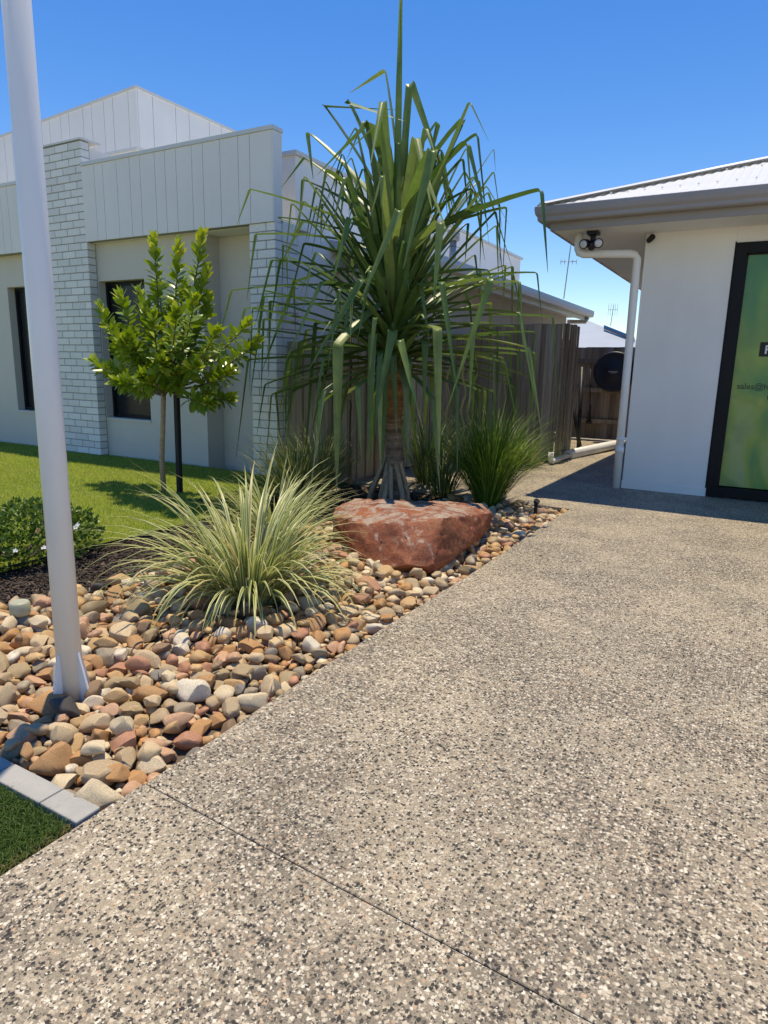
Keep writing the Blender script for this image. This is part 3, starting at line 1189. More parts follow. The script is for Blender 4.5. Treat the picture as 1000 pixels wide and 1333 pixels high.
# floodlight under the eave
fc = at(773, 302, 6.92)
fc.z = SOF
fl = tag(empty('floodlight', fc), 'black twin head sensor floodlight fixed under the soffit corner of the white building', 'floodlight')
m = MB()
m.box((fc.x - 0.055, fc.y - 0.05, fc.z - 0.035), (fc.x + 0.055, fc.y + 0.05, fc.z - 0.001))
m.tube([(fc.x, fc.y, fc.z - 0.035), (fc.x, fc.y - 0.005, fc.z - 0.115)], [0.028, 0.024], 12)
m.build('mount', M['navy_pl'], fl, bevel=0.006)
m = MB().tube([(fc.x, fc.y - 0.005, fc.z - 0.10), (fc.x, fc.y - 0.025, fc.z - 0.135), (fc.x, fc.y - 0.05, fc.z - 0.16)], [0.036, 0.042, 0.03], 14)
m.build('sensor', M['navy_pl'], fl)
for sgn in (-1, 1):
    c = Vector((fc.x + sgn * 0.058, fc.y - 0.03, fc.z - 0.112))
    d = Vector((sgn * 0.30, -1, -0.28)).normalized()
    m = MB().tube([c - d * 0.04, c - d * 0.02, c + d * 0.03, c + d * 0.045], [0.018, 0.038, 0.044, 0.046], 16)
    hd_ = m.build('lamp', M['navy_pl'], fl)
    m = MB().tube([c + d * 0.0455, c + d * 0.053, c + d * 0.057], [0.037, 0.033, 0.02], 16)
    m.build('lens', M['lampglass'], hd_)
# little dark sensor at the wall top
c = Vector((-1.20, RY - 0.001, 2.44))
sn = tag(empty('wall_sensor', c), 'small black sensor on the white wall just under the soffit', 'sensor')
MB().tube([c + Vector((0, -.001, 0)), c + Vector((0.0, -0.03, 0))], 0.022, 12).build('mount', M['black_pl'], sn)
MB().tube([c + Vector((-0.012, -0.028, -0.012)), c + Vector((0.03, -0.085, 0.012))], [0.026, 0.028], 12).build('housing', M['black_pl'], sn)

# ------------------------------------------------------------------ paling fences
fence_no = 0


def fence(p0, p1, h, label, back=False, step=0.098):
    """palings from p0 to p1 (2D), normal to the viewer side on the right-hand of p0->p1"""
    p0, p1 = Vector((*p0, 0)), Vector((*p1, 0))
    d = (p1 - p0)
    L = d.length
    d.normalize()
    nrm = Vector((d.y, -d.x, 0))
    fr = tag(empty('paling_fence', (p0 + p1) / 2), label, 'fence', 'weathered paling fences')
    X = Matrix(((d.x, nrm.x, 0, p0.x), (d.y, nrm.y, 0, p0.y), (0, 0, 1, 0), (0, 0, 0, 1)))
    s = -1 if back else 1
    for z in (0.30, h * 0.52, h - 0.28):
        MB().box((0, s * -0.052, z), (L, s * -0.002, z + 0.075), M=X).build('rail', M['paling'], fr)
    t = 0.0
    kk = 0
    while t < L - 0.02:
        w = min(random.uniform(step - 0.008, step + 0.002), L - t)
        zt = h + random.uniform(-0.008, 0.008)
        off = random.uniform(0.0, 0.003) + (0.0165 if kk % 2 else 0.0)
        ex = 0.014 if kk % 2 else -0.002
        kk += 1
        MB().box((t - ex, s * (0.001 + off), 0.02), (t + w + ex, s * (0.0145 + off), zt), M=X).build('paling', M['paling'], fr)
        t += w
    t = 0.0
    while t <= L + 0.01:
        tt = min(max(t, 0.04), L - 0.04)
        MB().box((tt - 0.04, s * -0.13, -0.1), (tt + 0.04, s * -0.053, h - 0.05), M=X).build('post', M['paling'], fr)
        t += 1.8
    return fr


fence((-4.50, 5.80), (-3.72, 5.80), 1.42, 'short run of grey palings joining the brick corner pier')
fence((-3.70, 5.80), (-3.70, 8.86), 1.62, 'brown shaded paling fence running back behind the spiky palm')
fence((-3.68, 8.88), (-2.445, 8.88), 1.78, 'paling fence closing the gap under the pale eave')
fence((-2.447, 8.90), (-2.447, 9.62), 1.80, 'dark end panel of palings at the fence corner by the white pipe')
fence((-3.9, 12.3), (0.5, 12.3), 1.62, 'far fence showing rails across the side passage behind the hose reel', back=True)

# white drain pipe along the ground
m = MB()
m.tube([(-2.37, 8.50, 0.16), (-2.37, 8.50, 0.06), (-2.365, 8.53, 0.04), (-2.35, 8.7, 0.04), (-2.345, 9.3, 0.045)], 0.036, 12)
dp2 = tag(empty('drain_pipe', (-2.36, 8.5, 0)), 'white plastic drain pipe with upturned elbow lying along the fence foot', 'pipe')
m.build('elbow', M['white_pvc'], dp2)
m = MB().tube([(-2.345, 9.28, 0.05), (-2.10, 10.7, 0.07), (-1.85, 12.15, 0.07)], 0.072, 14)
m.build('pipe', M['white_pvc'], dp2)
# leaning poles and broom by the far fence
c0, c1 = at(753, 582, 10.6), at(758, 478, 10.9)
lp = tag(empty('garden_pole', (c0.x, c0.y, 0)), 'black upright pole with folded strut leaning on the far fence', 'pole')
MB().tube([(c0.x, c0.y, 0.02), tuple(c1)], 0.028, 10).build('shaft', M['black_pl'], lp)
c2 = at(744, 512, 10.7)
MB().tube([(c0.x + .02, c0.y, 0.04), tuple(c2)], [0.035, 0.022], 10).build('strut', M['black_pl'], lp)
b0_, b1_ = at(767, 549, 12.15), at(769, 480, 12.15)
br = tag(empty('hanging_broom', tuple(b0_)), 'dark long handled brush hanging on the far fence beside the hose reel', 'broom')
MB().tube([tuple(b1_), tuple(b0_ + Vector((0, 0, .14)))], 0.009, 8).build('handle', M['black_pl'], br)
MB().tube([tuple(b0_ + Vector((0, 0, .30))), tuple(b0_ + Vector((-.01, 0, .02)))], [0.012, 0.035], 8).box((b0_.x - .05, b0_.y - .04, b0_.z - .03), (b0_.x + .045, b0_.y + .03, b0_.z + .02)).build('head', M['black_pl'], br)

# hose reel
rc = at(800, 484, 12.0)
hr = tag(empty('hose_reel', tuple(rc)), 'round black hose reel with a pale badge on the far fence', 'hose reel')


def ydisc(m, c, prof, seg=40, mi=0):
    """lathe about the y axis, prof = [(radius, dy)]"""
    n0 = len(m.v)
    for r, dy in prof:
        for k in range(seg):
            a = 2 * math.pi * k / seg
            m.v.append((c.x + r * math.cos(a), c.y + dy, c.z + r * math.sin(a)))
    for i in range(len(prof) - 1):
        for k in range(seg):
            k2 = (k + 1) % seg
            m.f.append((n0 + i * seg + k, n0 + i * seg + k2, n0 + (i + 1) * seg + k2, n0 + (i + 1) * seg + k))
            m.m.append(mi)
            m.sm.append(True)
    return m


Rr = 0.335
m = ydisc(MB(), rc, [(0.01, -0.10), (0.09, -0.10), (0.12, -0.085), (0.20, -0.085), (0.28, -0.075), (0.315, -0.085), (Rr, -0.075), (Rr, -0.04), (Rr - 0.05, -0.03), (Rr - 0.05, 0.06), (Rr, 0.07), (Rr, 0.11), (0.01, 0.12)])
m.build('drum', M['navy_pl'], hr)
m = MB()
pts_ = []
for i in range(150):
    a = i * 0.42
    pts_.append((rc.x + 0.293 * math.cos(a), rc.y - 0.02 + 0.07 * (i / 150), rc.z + 0.293 * math.sin(a)))
m.tube(pts_, 0.011, 6).build('hose', M['black_pl'], hr)
m = MB().box((rc.x - 0.075, rc.y - 0.108, rc.z - 0.008), (rc.x + 0.075, rc.y - 0.101, rc.z + 0.012)).box((rc.x - .035, rc.y - .108, rc.z - .024), (rc.x + .05, rc.y - .101, rc.z - .012))
m.build('badge', M['steel'], hr)
MB().box((rc.x - 0.06, rc.y + 0.121, rc.z - 0.2), (rc.x + 0.06, rc.y + 0.285, rc.z + 0.2)).build('bracket', M['black_pl'], hr)

# far neighbour: pale hip roof with solar panels
nb = tag(empty('neighbour_house', (-5, 27, 0)), 'distant house with pale grey hip roof and a dark solar panel beyond the fences', 'house')
m = MB().box((-11, 26.6, 0), (4, 36, 1.6))
m.build('wall', M['render_white'], nb)
A_ = at(700, 408, 29)
ridge0, ridge1 = at(770, 414, 30), at(850, 446, 26.5)
m = MB()
eL, eR = at(730, 447, 25), at(900, 470, 25)
m.face([at(735, 462, 25), at(800, 468, 25), at(860, 474, 25), at(838, 446, 28.2), at(768, 418, 31.5)])
m.face([at(735, 462, 25), at(768, 418, 31.5), at(640, 405, 31.5), at(640, 450, 25)])
m.face([at(768, 418, 31.5), at(838, 446, 28.2), at(838, 446, 38), at(768, 418, 38)])
m.build('roof', M['roof_grey'], nb)
q = [at(786, 429.5, 29.6), at(826, 445.5, 28.0), at(826, 442.0, 28.35), at(786, 426.0, 30.0)]
m = MB()
up_ = Vector((0, 0, .10))
m.face([p + up_ for p in q])
m.face([p + Vector((0, 0, .04)) for p in reversed(q)])
for i in range(4):
    j = (i + 1) % 4
    m.face([q[i] + Vector((0, 0, .04)), q[j] + Vector((0, 0, .04)), q[j] + up_, q[i] + up_])
m.build('solar_panel', M['solar'], nb)


def antenna(c, h, label, elems, spread, yaw, r=0.018):
    o = tag(empty('antenna', tuple(c)), label, 'antenna', 'television antennas on the roofs')
    MB().tube([tuple(c), tuple(c + Vector((0.06 * h, 0, h)))], r, 6).build('mast', M['steel'], o)
    m = MB()
    d = Vector((math.cos(yaw), math.sin(yaw), 0))
    s = Vector((-d.y, d.x, 0))
    for i, (z, hw) in enumerate(elems):
        p = c + Vector((0.06 * z, 0, z))
        m.tube([tuple(p - d * spread), tuple(p + d * spread)], r * 0.6, 5)
        for t in np.linspace(-1, 1, 5):
            q_ = p + d * spread * t
            m.tube([tuple(q_ - Vector((0, 0, hw))), tuple(q_ + Vector((0, 0, hw)))], r * 0.45, 5)
    m.build('aerial', M['steel'], o)
    return o


antenna(at(734, 389, 13.0), 1.15, 'tall thin antenna mast rising behind the pale side eave', [(0.66, 0.05)], 0.14, 0.3, 0.011)
antenna(at(795, 424, 30.0), 0.85, 'tiny faint antenna on the ridge of the far pale roof', [(0.65, 0.25)], 0.18, 0.2, 0.016)

# ------------------------------------------------------------------ flagpole
PX_, PY_ = -2.035, 1.36
fp = tag(empty('flagpole', (PX_, PY_, 0)), 'tall white steel pole with gusset plates standing in the river stones', 'pole')
m = MB().tube([(PX_, PY_, -0.05), (PX_ + 0.004, PY_, 1.2), (PX_ + 0.012, PY_, 4.6)], [0.0425, 0.041, 0.037], 40)
m.build('shaft', M['white'], fp)
yaw = math.radians(10)
for k in range(4):
    a = yaw + k * math.pi / 2
    d = Vector((math.cos(a), math.sin(a), 0))
    s = Vector((-d.y, d.x, 0)) * 0.004
    m = MB()
    prof = [(0.038, 0.168), (0.045, 0.168), (0.083, 0.012), (0.088, -0.04), (0.038, -0.04)]
    A = [Vector((PX_, PY_, z)) + d * r + s for r, z in prof]
    B = [Vector((PX_, PY_, z)) + d * r - s for r, z in prof]
    m.face(A)
    m.face(list(reversed(B)))
    for i in range(5):
        j = (i + 1) % 5
        m.face([A[i], B[i], B[j], A[j]])
    m.build('gusset', M['white'], fp, bevel=0.0015)
MB().box((PX_ - 0.12, PY_ - 0.12, -0.055), (PX_ + 0.12, PY_ + 0.12, -0.041)).build('base_plate', M['white'], fp)

# ------------------------------------------------------------------ red boulder
def boulder():
    P_ = [(-1.60, 3.40, -.02), (-1.75, 3.36, -.02), (-1.95, 3.30, -.03), (-2.47, 3.68, -.02), (-2.66, 4.25, -.05), (-1.64, 3.76, -.02), (-1.73, 4.66, -.03), (-2.1, 4.9, -.05), (-2.55, 4.7, -.05)]
    P_ += [tuple(at(433, 672, 3.66)), tuple(at(436, 662, 3.85)), tuple(at(462, 649, 4.02)), tuple(at(532, 655, 4.15)), tuple(at(600, 654, 4.45)), tuple(at(627, 656, 4.55)), tuple(at(641, 668, 4.45)),
           tuple(at(577, 675, 3.56)), tuple(at(632, 668, 4.35)), tuple(at(470, 681, 3.50)), tuple(at(530, 735, 3.27)), tuple(at(520, 684, 3.46)), tuple(at(440, 695, 3.62)),
           tuple(at(562, 738, 3.36)), tuple(at(608, 712, 3.82)), tuple(at(640, 680, 4.55))]
    bm = bmesh.new()
    vs = [bm.verts.new(p) for p in P_]
    r = bmesh.ops.convex_hull(bm, input=vs)
    junk = [e for e in r['geom_interior'] if isinstance(e, bmesh.types.BMVert)]
    bmesh.ops.delete(bm, geom=junk, context='VERTS')
    bmesh.ops.triangulate(bm, faces=bm.faces)
    for it in range(5):
        long = [e for e in bm.edges if e.calc_length() > (0.16, 0.09, 0.05, 0.034, 0.026)[it]]
        bmesh.ops.subdivide_edges(bm, edges=long, cuts=1)
        bmesh.ops.triangulate(bm, faces=bm.faces)
        if it == 3:
            bmesh.ops.smooth_vert(bm, verts=bm.verts, factor=0.22, use_axis_x=True, use_axis_y=True, use_axis_z=True)
    bmesh.ops.recalc_face_normals(bm, faces=bm.faces)
    bm.normal_update()
    for v in bm.verts:
        p = v.co.copy()
        h = 0.004 * noise.noise(p * 4.5) + 0.004 * noise.noise(p * 11) + 0.005 * noise.noise(p * 26) + 0.005 * noise.noise(p * 60)
        cb = math.floor(p.dot(Vector((2.1, 1.3, 4.0))) * 2.4 + 0.8 * noise.noise(p * 3)) % 2
        h += 0.004 * cb
        rg = abs(noise.noise(p * 6 + Vector((5, 2, 1))))
        h -= 0.004 * max(0, 0.05 - rg) / 0.05
        v.co += v.normal * h
    me = bpy.data.meshes.new('red_boulder')
    bm.to_mesh(me)
    bm.free()
    for p in me.polygons:
        p.use_smooth = True
    me.set_sharp_from_angle(angle=math.radians(34))
    me.materials.append(M['boulder'])
    o = link('red_boulder', me)
    return tag(o, 'large flat topped red boulder with pale lichen lying in front of the spiky palm', 'boulder')


boulder()

# ------------------------------------------------------------------ river stones
def stone_variant(seed, sub):
    r = random.Random(seed)
    bm = bmesh.new()
    bmesh.ops.create_icosphere(bm, subdivisions=sub, radius=1)
    cuts = []
    for i in range(r.randint(9, 15)):
        d = Vector((r.gauss(0, 1), r.gauss(0, 1), r.gauss(0, 1))).normalized()
        cuts.append((d, r.uniform(0.52, 0.84)))
    ang = r.uniform(0.85, 1.0)
    o = Vector((r.uniform(0, 50), r.uniform(0, 50), r.uniform(0, 50)))
    for v in bm.verts:
        p = v.co.copy()
        for d, h in cuts:
            t = p.dot(d)
            if t > h:
                p -= d * (t - h) * ang
        p *= 1 + 0.13 * noise.noise(p * 1.3 + o) + 0.06 * noise.noise(p * 3.2 + o) + 0.025 * noise.noise(p * 8 + o)
        v.co = p
    bmesh.ops.smooth_vert(bm, verts=bm.verts, factor=0.16 if sub > 2 else 0.06, use_axis_x=True, use_axis_y=True, use_axis_z=True)
    # unit half-extents
    mx = max(abs(v.co.x) for v in bm.verts), max(abs(v.co.y) for v in bm.verts), max(abs(v.co.z) for v in bm.verts)
    for v in bm.verts:
        v.co = Vector((v.co.x / mx[0], v.co.y / mx[1], v.co.z / mx[2]))
    me = bpy.data.meshes.new('river_stone')
    bm.to_mesh(me)
    bm.free()
    for p in me.polygons:
        p.use_smooth = True
    if sub > 2:
        me.set_sharp_from_angle(angle=math.radians(31))
    return me


HI = [stone_variant(100 + i, 3) for i in range(28)]
for me in HI:
    me.materials.append(M['stone_o'])
LO = []
for i in range(16):
    me = stone_variant(300 + i, 2)
    V = np.array([v.co[:] for v in me.vertices])
    F = np.array([p.vertices[:] for p in me.polygons])
    LO.append((V, F))
    bpy.data.meshes.remove(me)

placed = []          # x, y, z, r (mean horizontal radius)
cell = {}


def near(x, y):
    i, j = int(x // 0.15), int(y // 0.15)
    for a in (-1, 0, 1):
        for b in (-1, 0, 1):
            for q_ in cell.get((i + a, j + b), ()):
                yield q_


BPOLY = [(-1.62, 3.42), (-1.95, 3.32), (-2.47, 3.70), (-2.62, 4.3), (-2.4, 4.8), (-1.75, 4.68), (-1.66, 3.8)]


def inside(x, y, poly, grow=0.0):
    c = False
    cx_ = sum(p[0] for p in poly) / len(poly)
    cy_ = sum(p[1] for p in poly) / len(poly)
    P2 = [(cx_ + (a - cx_) * (1 + grow), cy_ + (b - cy_) * (1 + grow)) for a, b in poly]
    for i in range(len(P2)):
        (xa, ya), (xb, yb) = P2[i], P2[i - 1]
        if (ya > y) != (yb > y) and x < (xb - xa) * (y - ya) / (yb - ya) + xa:
            c = not c
    return c


def stone_ok(x, y, r):
    if x > EDGE_X - r * 0.75 or y < 1.004 + r * 0.8 or y > BED_FAR - r * 0.6:
        return False
    left = -3.03 + 0.08 * math.sin(y * 3.1) + (0.0 if y < 3.6 else (y - 3.6) * 0.35)
    if x < left:
        return False
    if (x - PX_) ** 2 + (y - PY_) ** 2 < (0.055 + r * 0.5) ** 2:
        return False
    if inside(x, y, BPOLY, -0.10):
        return False
    if (x + 2.09) ** 2 + (y - 2.45) ** 2 < 0.10 ** 2:
        return False
    return True


def try_layer(n, rlo, rhi, fac, zup, maxn):
    cnt = 0
    for _ in range(n):
        x = random.uniform(-3.15, EDGE_X)
        y = random.uniform(1.0, BED_FAR)
        k = random.random()
        r = rlo + (rhi - rlo) * k * k
        if y > 2.2:
            r *= 0.95
        if not stone_ok(x, y, r):
            continue
        if all((x - q_[0]) ** 2 + (y - q_[1]) ** 2 > (fac * (r + q_[3])) ** 2 for q_ in near(x, y)):
            z = bed_z(x, y) + r * zup
            st = (x, y, z, r)
            placed.append(st)
            cell.setdefault((int(x // 0.15), int(y // 0.15)), []).append(st)
            cnt += 1
            if cnt >= maxn:
                break


# three stones in known places, then layers
for (x, y, r) in ((-1.56, 1.115, 0.058), (-1.79, 1.28, 0.045), (-1.88, 1.42, 0.048), (-1.61, 3.16, 0.05), (-1.80, 3.21, 0.062), (-1.46, 3.62, 0.055)):
    st = (x, y, bed_z(x, y) + r * 0.5, r)
    placed.append(st)
    cell.setdefault((int(x // 0.15), int(y // 0.15)), []).append(st)
try_layer(6000, 0.046, 0.071, 0.93, 0.55, 240)
try_layer(14000, 0.032, 0.045, 0.86, 0.55, 700)
try_layer(22000, 0.020, 0.032, 0.80, 0.60, 1500)
try_layer(16000, 0.012, 0.020, 0.72, 0.70, 1200)
ground_layer = len(placed)
# a scattered upper layer resting on the others
cell = {}
for _ in range(2600):
    x = random.uniform(-3.1, EDGE_X - 0.03)
    y = random.uniform(1.02, BED_FAR - 0.04)
    r = random.uniform(0.024, 0.046)
    if not stone_ok(x, y, r * 1.2):
        continue
    if random.random() > (0.75 if x < EDGE_X - 0.25 else 0.3):
        continue
    if all((x - q_[0]) ** 2 + (y - q_[1]) ** 2 > (1.35 * (r + q_[3])) ** 2 for q_ in near(x, y)):
        st = (x, y, bed_z(x, y) + 0.052 + random.uniform(-.006, .006) - (0.01 if x > EDGE_X - .2 else 0), r)
        placed.append(st)
        cell.setdefault((int(x // 0.15), int(y // 0.15)), []).append(st)


def in_view(s):
    d = Vector((s[0], s[1], s[2] - CAM_H))
    f = d.dot(FWD)
    u = 500 + FPX * d.dot(RIGHT) / f
    v = 666.5 - FPX * d.dot(UP) / f
    return -15 < u < 1015 and -15 < v < 1350


order = sorted(range(len(placed)), key=lambda i: -(placed[i][3] / depth(placed[i][:3])) if in_view(placed[i]) else 0)
single = set(order[:290])
SV, SF, ST = [], [], []
off = 0
fixed_tone = {0: None}
for i, (x, y, z, r) in enumerate(placed):
    el = random.uniform(0.95, 1.45)
    fl_ = random.uniform(0.55, 0.85)
    sx, sy, sz = r * el, r / el ** 0.5 * 1.02, r * fl_
    rot = Matrix.Rotation(random.uniform(0, 6.28), 3, 'Z') @ Matrix.Rotation(random.gauss(0, 0.22), 3, 'X') @ Matrix.Rotation(random.gauss(0, 0.22), 3, 'Y')
    if i in single:
        o = bpy.data.objects.new('river_stone', random.choice(HI))
        COL.objects.link(o)
        o.parent = bed
        o.matrix_basis = Matrix.Translation((x, y, z)) @ (rot @ Matrix.Diagonal((sx, sy, sz))).to_4x4()
    else:
        V, F = random.choice(LO)
        Mx = np.array(rot @ Matrix.Diagonal((sx, sy, sz)))
        SV.append(V @ Mx.T + np.array([x, y, z]))
        SF.append(F + off)
        ST.append(np.full(len(V), random.random()))
        off += len(V)
me = np_mesh('small_stones', np.concatenate(SV), np.concatenate(SF), M['stone_s'], smooth=True, col=np.concatenate(ST))
tag(link('small_stones', me, bed), kind='stuff')
print('stones', len(placed), ground_layer)

# bark mulch strip between lawn and stones, and at the fence foot
V, F = [], []
off = 0


def chips(n, xa, xb, ya, yb, zf):
    global off
    for _ in range(n):
        x, y = random.uniform(xa, xb), random.uniform(ya, yb)
        w, l, t = random.uniform(.006, .014), random.uniform(.018, .060), random.uniform(.003, .007)
        R_ = np.array(Matrix.Rotation(random.uniform(0, 6.28), 3, 'Z') @ Matrix.Rotation(random.gauss(0, .35), 3, 'X') @ Matrix.Rotation(random.gauss(0, .3), 3, 'Y'))
        c = np.array([[-l, -w, -t], [l, -w * .6, -t], [l * .9, w, -t], [-l, w * .7, -t], [-l, -w, t], [l, -w * .6, t], [l * .9, w, t], [-l, w * .7, t]]) * .5
        V.append(c @ R_.T + np.array([x, y, zf(x, y) + random.uniform(0.0, .022)]))
        F.append(np.array([(3, 2, 1, 0), (4, 5, 6, 7), (0, 1, 5, 4), (1, 2, 6, 5), (2, 3, 7, 6), (3, 0, 4, 7)]) + off)
        off += 8


chips(5200, -3.64, -2.98, 1.1, 4.1, bed_z)
chips(2600, -4.3, -2.4, 4.1, 5.76, lambda x, y: -0.035 if x > -3.66 else -0.018)
tag(link('bark_mulch', np_mesh('bark_mulch', np.concatenate(V), np.concatenate(F), M['mulch']), bed), kind='stuff')
# mulch strip on the paving side by the fence foot
V, F, off = [], [], 0
chips(2600, -3.66, -2.50, 7.75, 8.86, lambda x, y: 0.012)
m = MB()
m.box((-3.66, 7.72, -0.01), (-2.46, 8.86, 0.014))
ms = tag(m.build('planting_strip', M['soil']), kind='structure')
tag(link('bark_mulch', np_mesh('bark_mulch', np.concatenate(V), np.concatenate(F), M['mulch']), ms), kind='stuff')

# dry leaf litter on the stones and paving edge
V, F, off = [], [], 0
for _ in range(150):
    x, y = random.uniform(-3.0, EDGE_X + 0.25), random.uniform(1.1, 5.7)
    zz = bed_z(x, y) + random.uniform(.055, .085) if x < EDGE_X - .03 else 0.004
    if inside(x, y, BPOLY, 0.1) or (x > EDGE_X and random.random() < .6):
        continue
    a = random.uniform(0, 6.28)
    l, w = random.uniform(.02, .075), random.uniform(.002, .006)
    d, sd = np.array([math.cos(a), math.sin(a), 0]), np.array([-math.sin(a), math.cos(a), 0])
    c = np.array([x, y, zz])
    up3 = np.array([0, 0, random.uniform(.002, .012)])
    V.append(np.stack([c - d * l / 2, c - sd * w + up3, c + sd * w + up3, c + d * l / 2]))
    F.append(np.array([(0, 1, 2), (1, 3, 2)]) + off)
    off += 4
M['dry'] = m_plain('dry_litter', (0.34, 0.25, 0.14), 0.8, 0.5, 30)
tag(link('leaf_litter', np_mesh('leaf_litter', np.concatenate(V), np.concatenate(F), M['dry']), bed), kind='stuff')

# garden edging strip along the lawn
m = MB()
ys = np.linspace(0.95, 4.1, 22)
for a, b in zip(ys[:-1], ys[1:]):
    fx = lambda y: -3.655 + 0.015 * math.sin(y * 2.3)
    m.face([(fx(a), a, -0.06), (fx(b), b, -0.06), (fx(b), b, 0.012), (fx(a), a, 0.012)])
    m.face([(fx(a) + .006, a, 0.012), (fx(b) + .006, b, 0.012), (fx(b) + .006, b, -0.06), (fx(a) + .006, a, -0.06)])
    m.face([(fx(a), a, 0.012), (fx(b), b, 0.012), (fx(b) + .006, b, 0.012), (fx(a) + .006, a, 0.012)])
o = m.build('garden_edging', M['black_pl'])
tag(o, 'thin black plastic edging strip between the lawn and bark mulch', 'edging')

# ------------------------------------------------------------------ strap-leaf tool
def strap(points, w0, wmid, vdepth=0.25, tone=0.0, mat=None, name='leaf', nsub=3, dry_tip=0.0, roll=0.0):
    """V-section strap leaf along a polyline of points"""
    P_ = [Vector(p) for p in points]
    L_ = [0]
    for a, b in zip(P_[:-1], P_[1:]):
        L_.append(L_[-1] + (b - a).length)
    T = L_[-1]
    V, F, ac, tn, al = [], [], [], [], []
    side = None
    for i, p in enumerate(P_):
        d = (P_[min(i + 1, len(P_) - 1)] - P_[max(i - 1, 0)]).normalized()
        if side is None:
            side = d.cross(Vector((0, 0, 1)))
            if side.length < 0.05:
                side = Vector((math.cos(roll), math.sin(roll), 0))
            side.normalize()
            if roll:
                side = Matrix.Rotation(roll, 3, d) @ side
        side = (side - d * side.dot(d)).normalized()
        nrm = side.cross(d)
        t = L_[i] / T
        w = (w0 + (wmid - w0) * min(t / 0.25, 1)) * max(0.06, min(1, (1 - t) / 0.55) ** 0.75)
        V += [p + side * w * .5 + nrm * w * vdepth, p + side * w * .25 + nrm * w * vdepth * .42, p, p - side * w * .25 + nrm * w * vdepth * .42, p - side * w * .5 + nrm * w * vdepth]
        ac += [1, .5, 0, -.5, -1]
        tt = tone + dry_tip * max(0, (t - 0.72) / 0.28)
        tn += [tt] * 5
        al += [t] * 5
        if i:
            b = 5 * i
            for q_ in range(4):
                F.append((b - 5 + q_, b - 4 + q_, b + 1 + q_, b + q_))
    me = np_mesh(name, [v[:] for v in V], F, mat, smooth=True, col=tn, uv=ac)
    a_ = me.attributes.new('along', 'FLOAT', 'POINT')
    a_.data.foreach_set('value', np.asarray(al, dtype=np.float32))
    return me


def kinked(base, kink, tip, bow=0.05, sag=0.0, rad=0.03):
    """stiff arching length, sharp fold, hanging length"""
    base, kink, tip = Vector(base), Vector(kink), Vector(tip)
    out = []
    d = kink - base
    up = Vector((0, 0, 1))
    for t in (0, .2, .4, .6, .8, .93):
        out.append(base + d * t + up * bow * 4 * t * (1 - t))
    e = tip - kink
    el = max(e.length, 1e-4)
    du, eu = d.normalized(), e.normalized()
    out.append(kink - du * rad * .35)
    out.append(kink + (eu - du) * rad * .1)
    out.append(kink + eu * min(rad * .6, el * .3))
    for t in (.35, .6, .8, 1.0):
        out.append(kink + e * t + (du * 1.0) * Vector((1, 1, 0)).length * sag * 4 * t * (1 - t) * .25)
    return out


# ------------------------------------------------------------------ screw palm
AX, AY = -2.84, 5.10
pal = tag(empty('screw_palm', (AX, AY, 0)), 'tall screw palm with folded drooping sword leaves behind the red boulder', 'palm tree')


def zl2(px_, py_):
    """pixel of the enlarged crop to photo pixel"""
    return 300 + px_ / 2.2227, 80 + py_ / 2.2227


tp = [(AX + 0.05, AY + 0.02, -0.05), (AX + 0.045, AY, 0.12), (AX + 0.05, AY, 0.35), (AX + 0.02, AY, 0.65), (AX + 0.015, AY, 0.95), (AX, AY, 1.2), (AX, AY, 1.32)]
m = MB()
fine = []
rads = []
base_r = [0.095, 0.085, 0.078, 0.076, 0.085, 0.08, 0.05]
for i in range(len(tp) - 1):
    for t in np.linspace(0, 1, 8, endpoint=False):
        fine.append(Vector(tp[i]).lerp(Vector(tp[i + 1]), t))
        rads.append((base_r[i] * (1 - t) + base_r[i + 1] * t) * (1 + 0.09 * random.uniform(-1, 1)))
m.tube(fine, rads, 14)
m.build('trunk', M['trunk'], pal)
# old leaf-base collar under the crown
for k in range(58):
    a = k * 2.4
    z = 0.46 + 0.0105 * k
    d = Vector((math.cos(a), math.sin(a), 0))
    p0 = Vector((AX, AY, z)) + d * 0.066
    me = strap([p0, p0 + d * .022 + Vector((0, 0, .04)), p0 + d * (.04 + .04 * random.random()) + Vector((0, 0, random.uniform(.05, .12)))], 0.075, 0.05, 0.3, 0, M['trunk'], 'leaf_base')
    link('leaf_base', me, pal)
for k, (a, sp, zt) in enumerate(((-0.55, 0.26, 0.38), (-1.0, 0.20, 0.34), (-1.6, 0.17, 0.30), (-2.4, 0.2, 0.34), (3.0, 0.22, 0.32), (-0.15, 0.22, 0.46), (2.0, 0.22, 0.33), (-1.28, 0.25, 0.24))):
    d = Vector((math.cos(a), math.sin(a), 0))
    c = Vector((AX, AY, 0))
    MB().tube([c + d * .05 + Vector((0, 0, zt + .06)), c + d * (sp * .55) + Vector((0, 0, zt * .72)), c + d * (sp * .85) + Vector((0, 0, zt * .3)), c + d * sp + Vector((0, 0, -.06))],
              [0.020, 0.021, 0.023, 0.026], 10).build('prop_root', M['bark'], pal)

leaf_n = 0


def pleaf(base, kink, tip, w=0.058, bow=0.04, sag=0.0, tone=0.0, dry=0.0, vd=0.24):
    global leaf_n
    me = strap(kinked(base, kink, tip, bow, sag), w * 0.9, w, vd, tone, M['pandanus'], 'leaf', dry_tip=dry)
    link('leaf', me, pal)
    leaf_n += 1


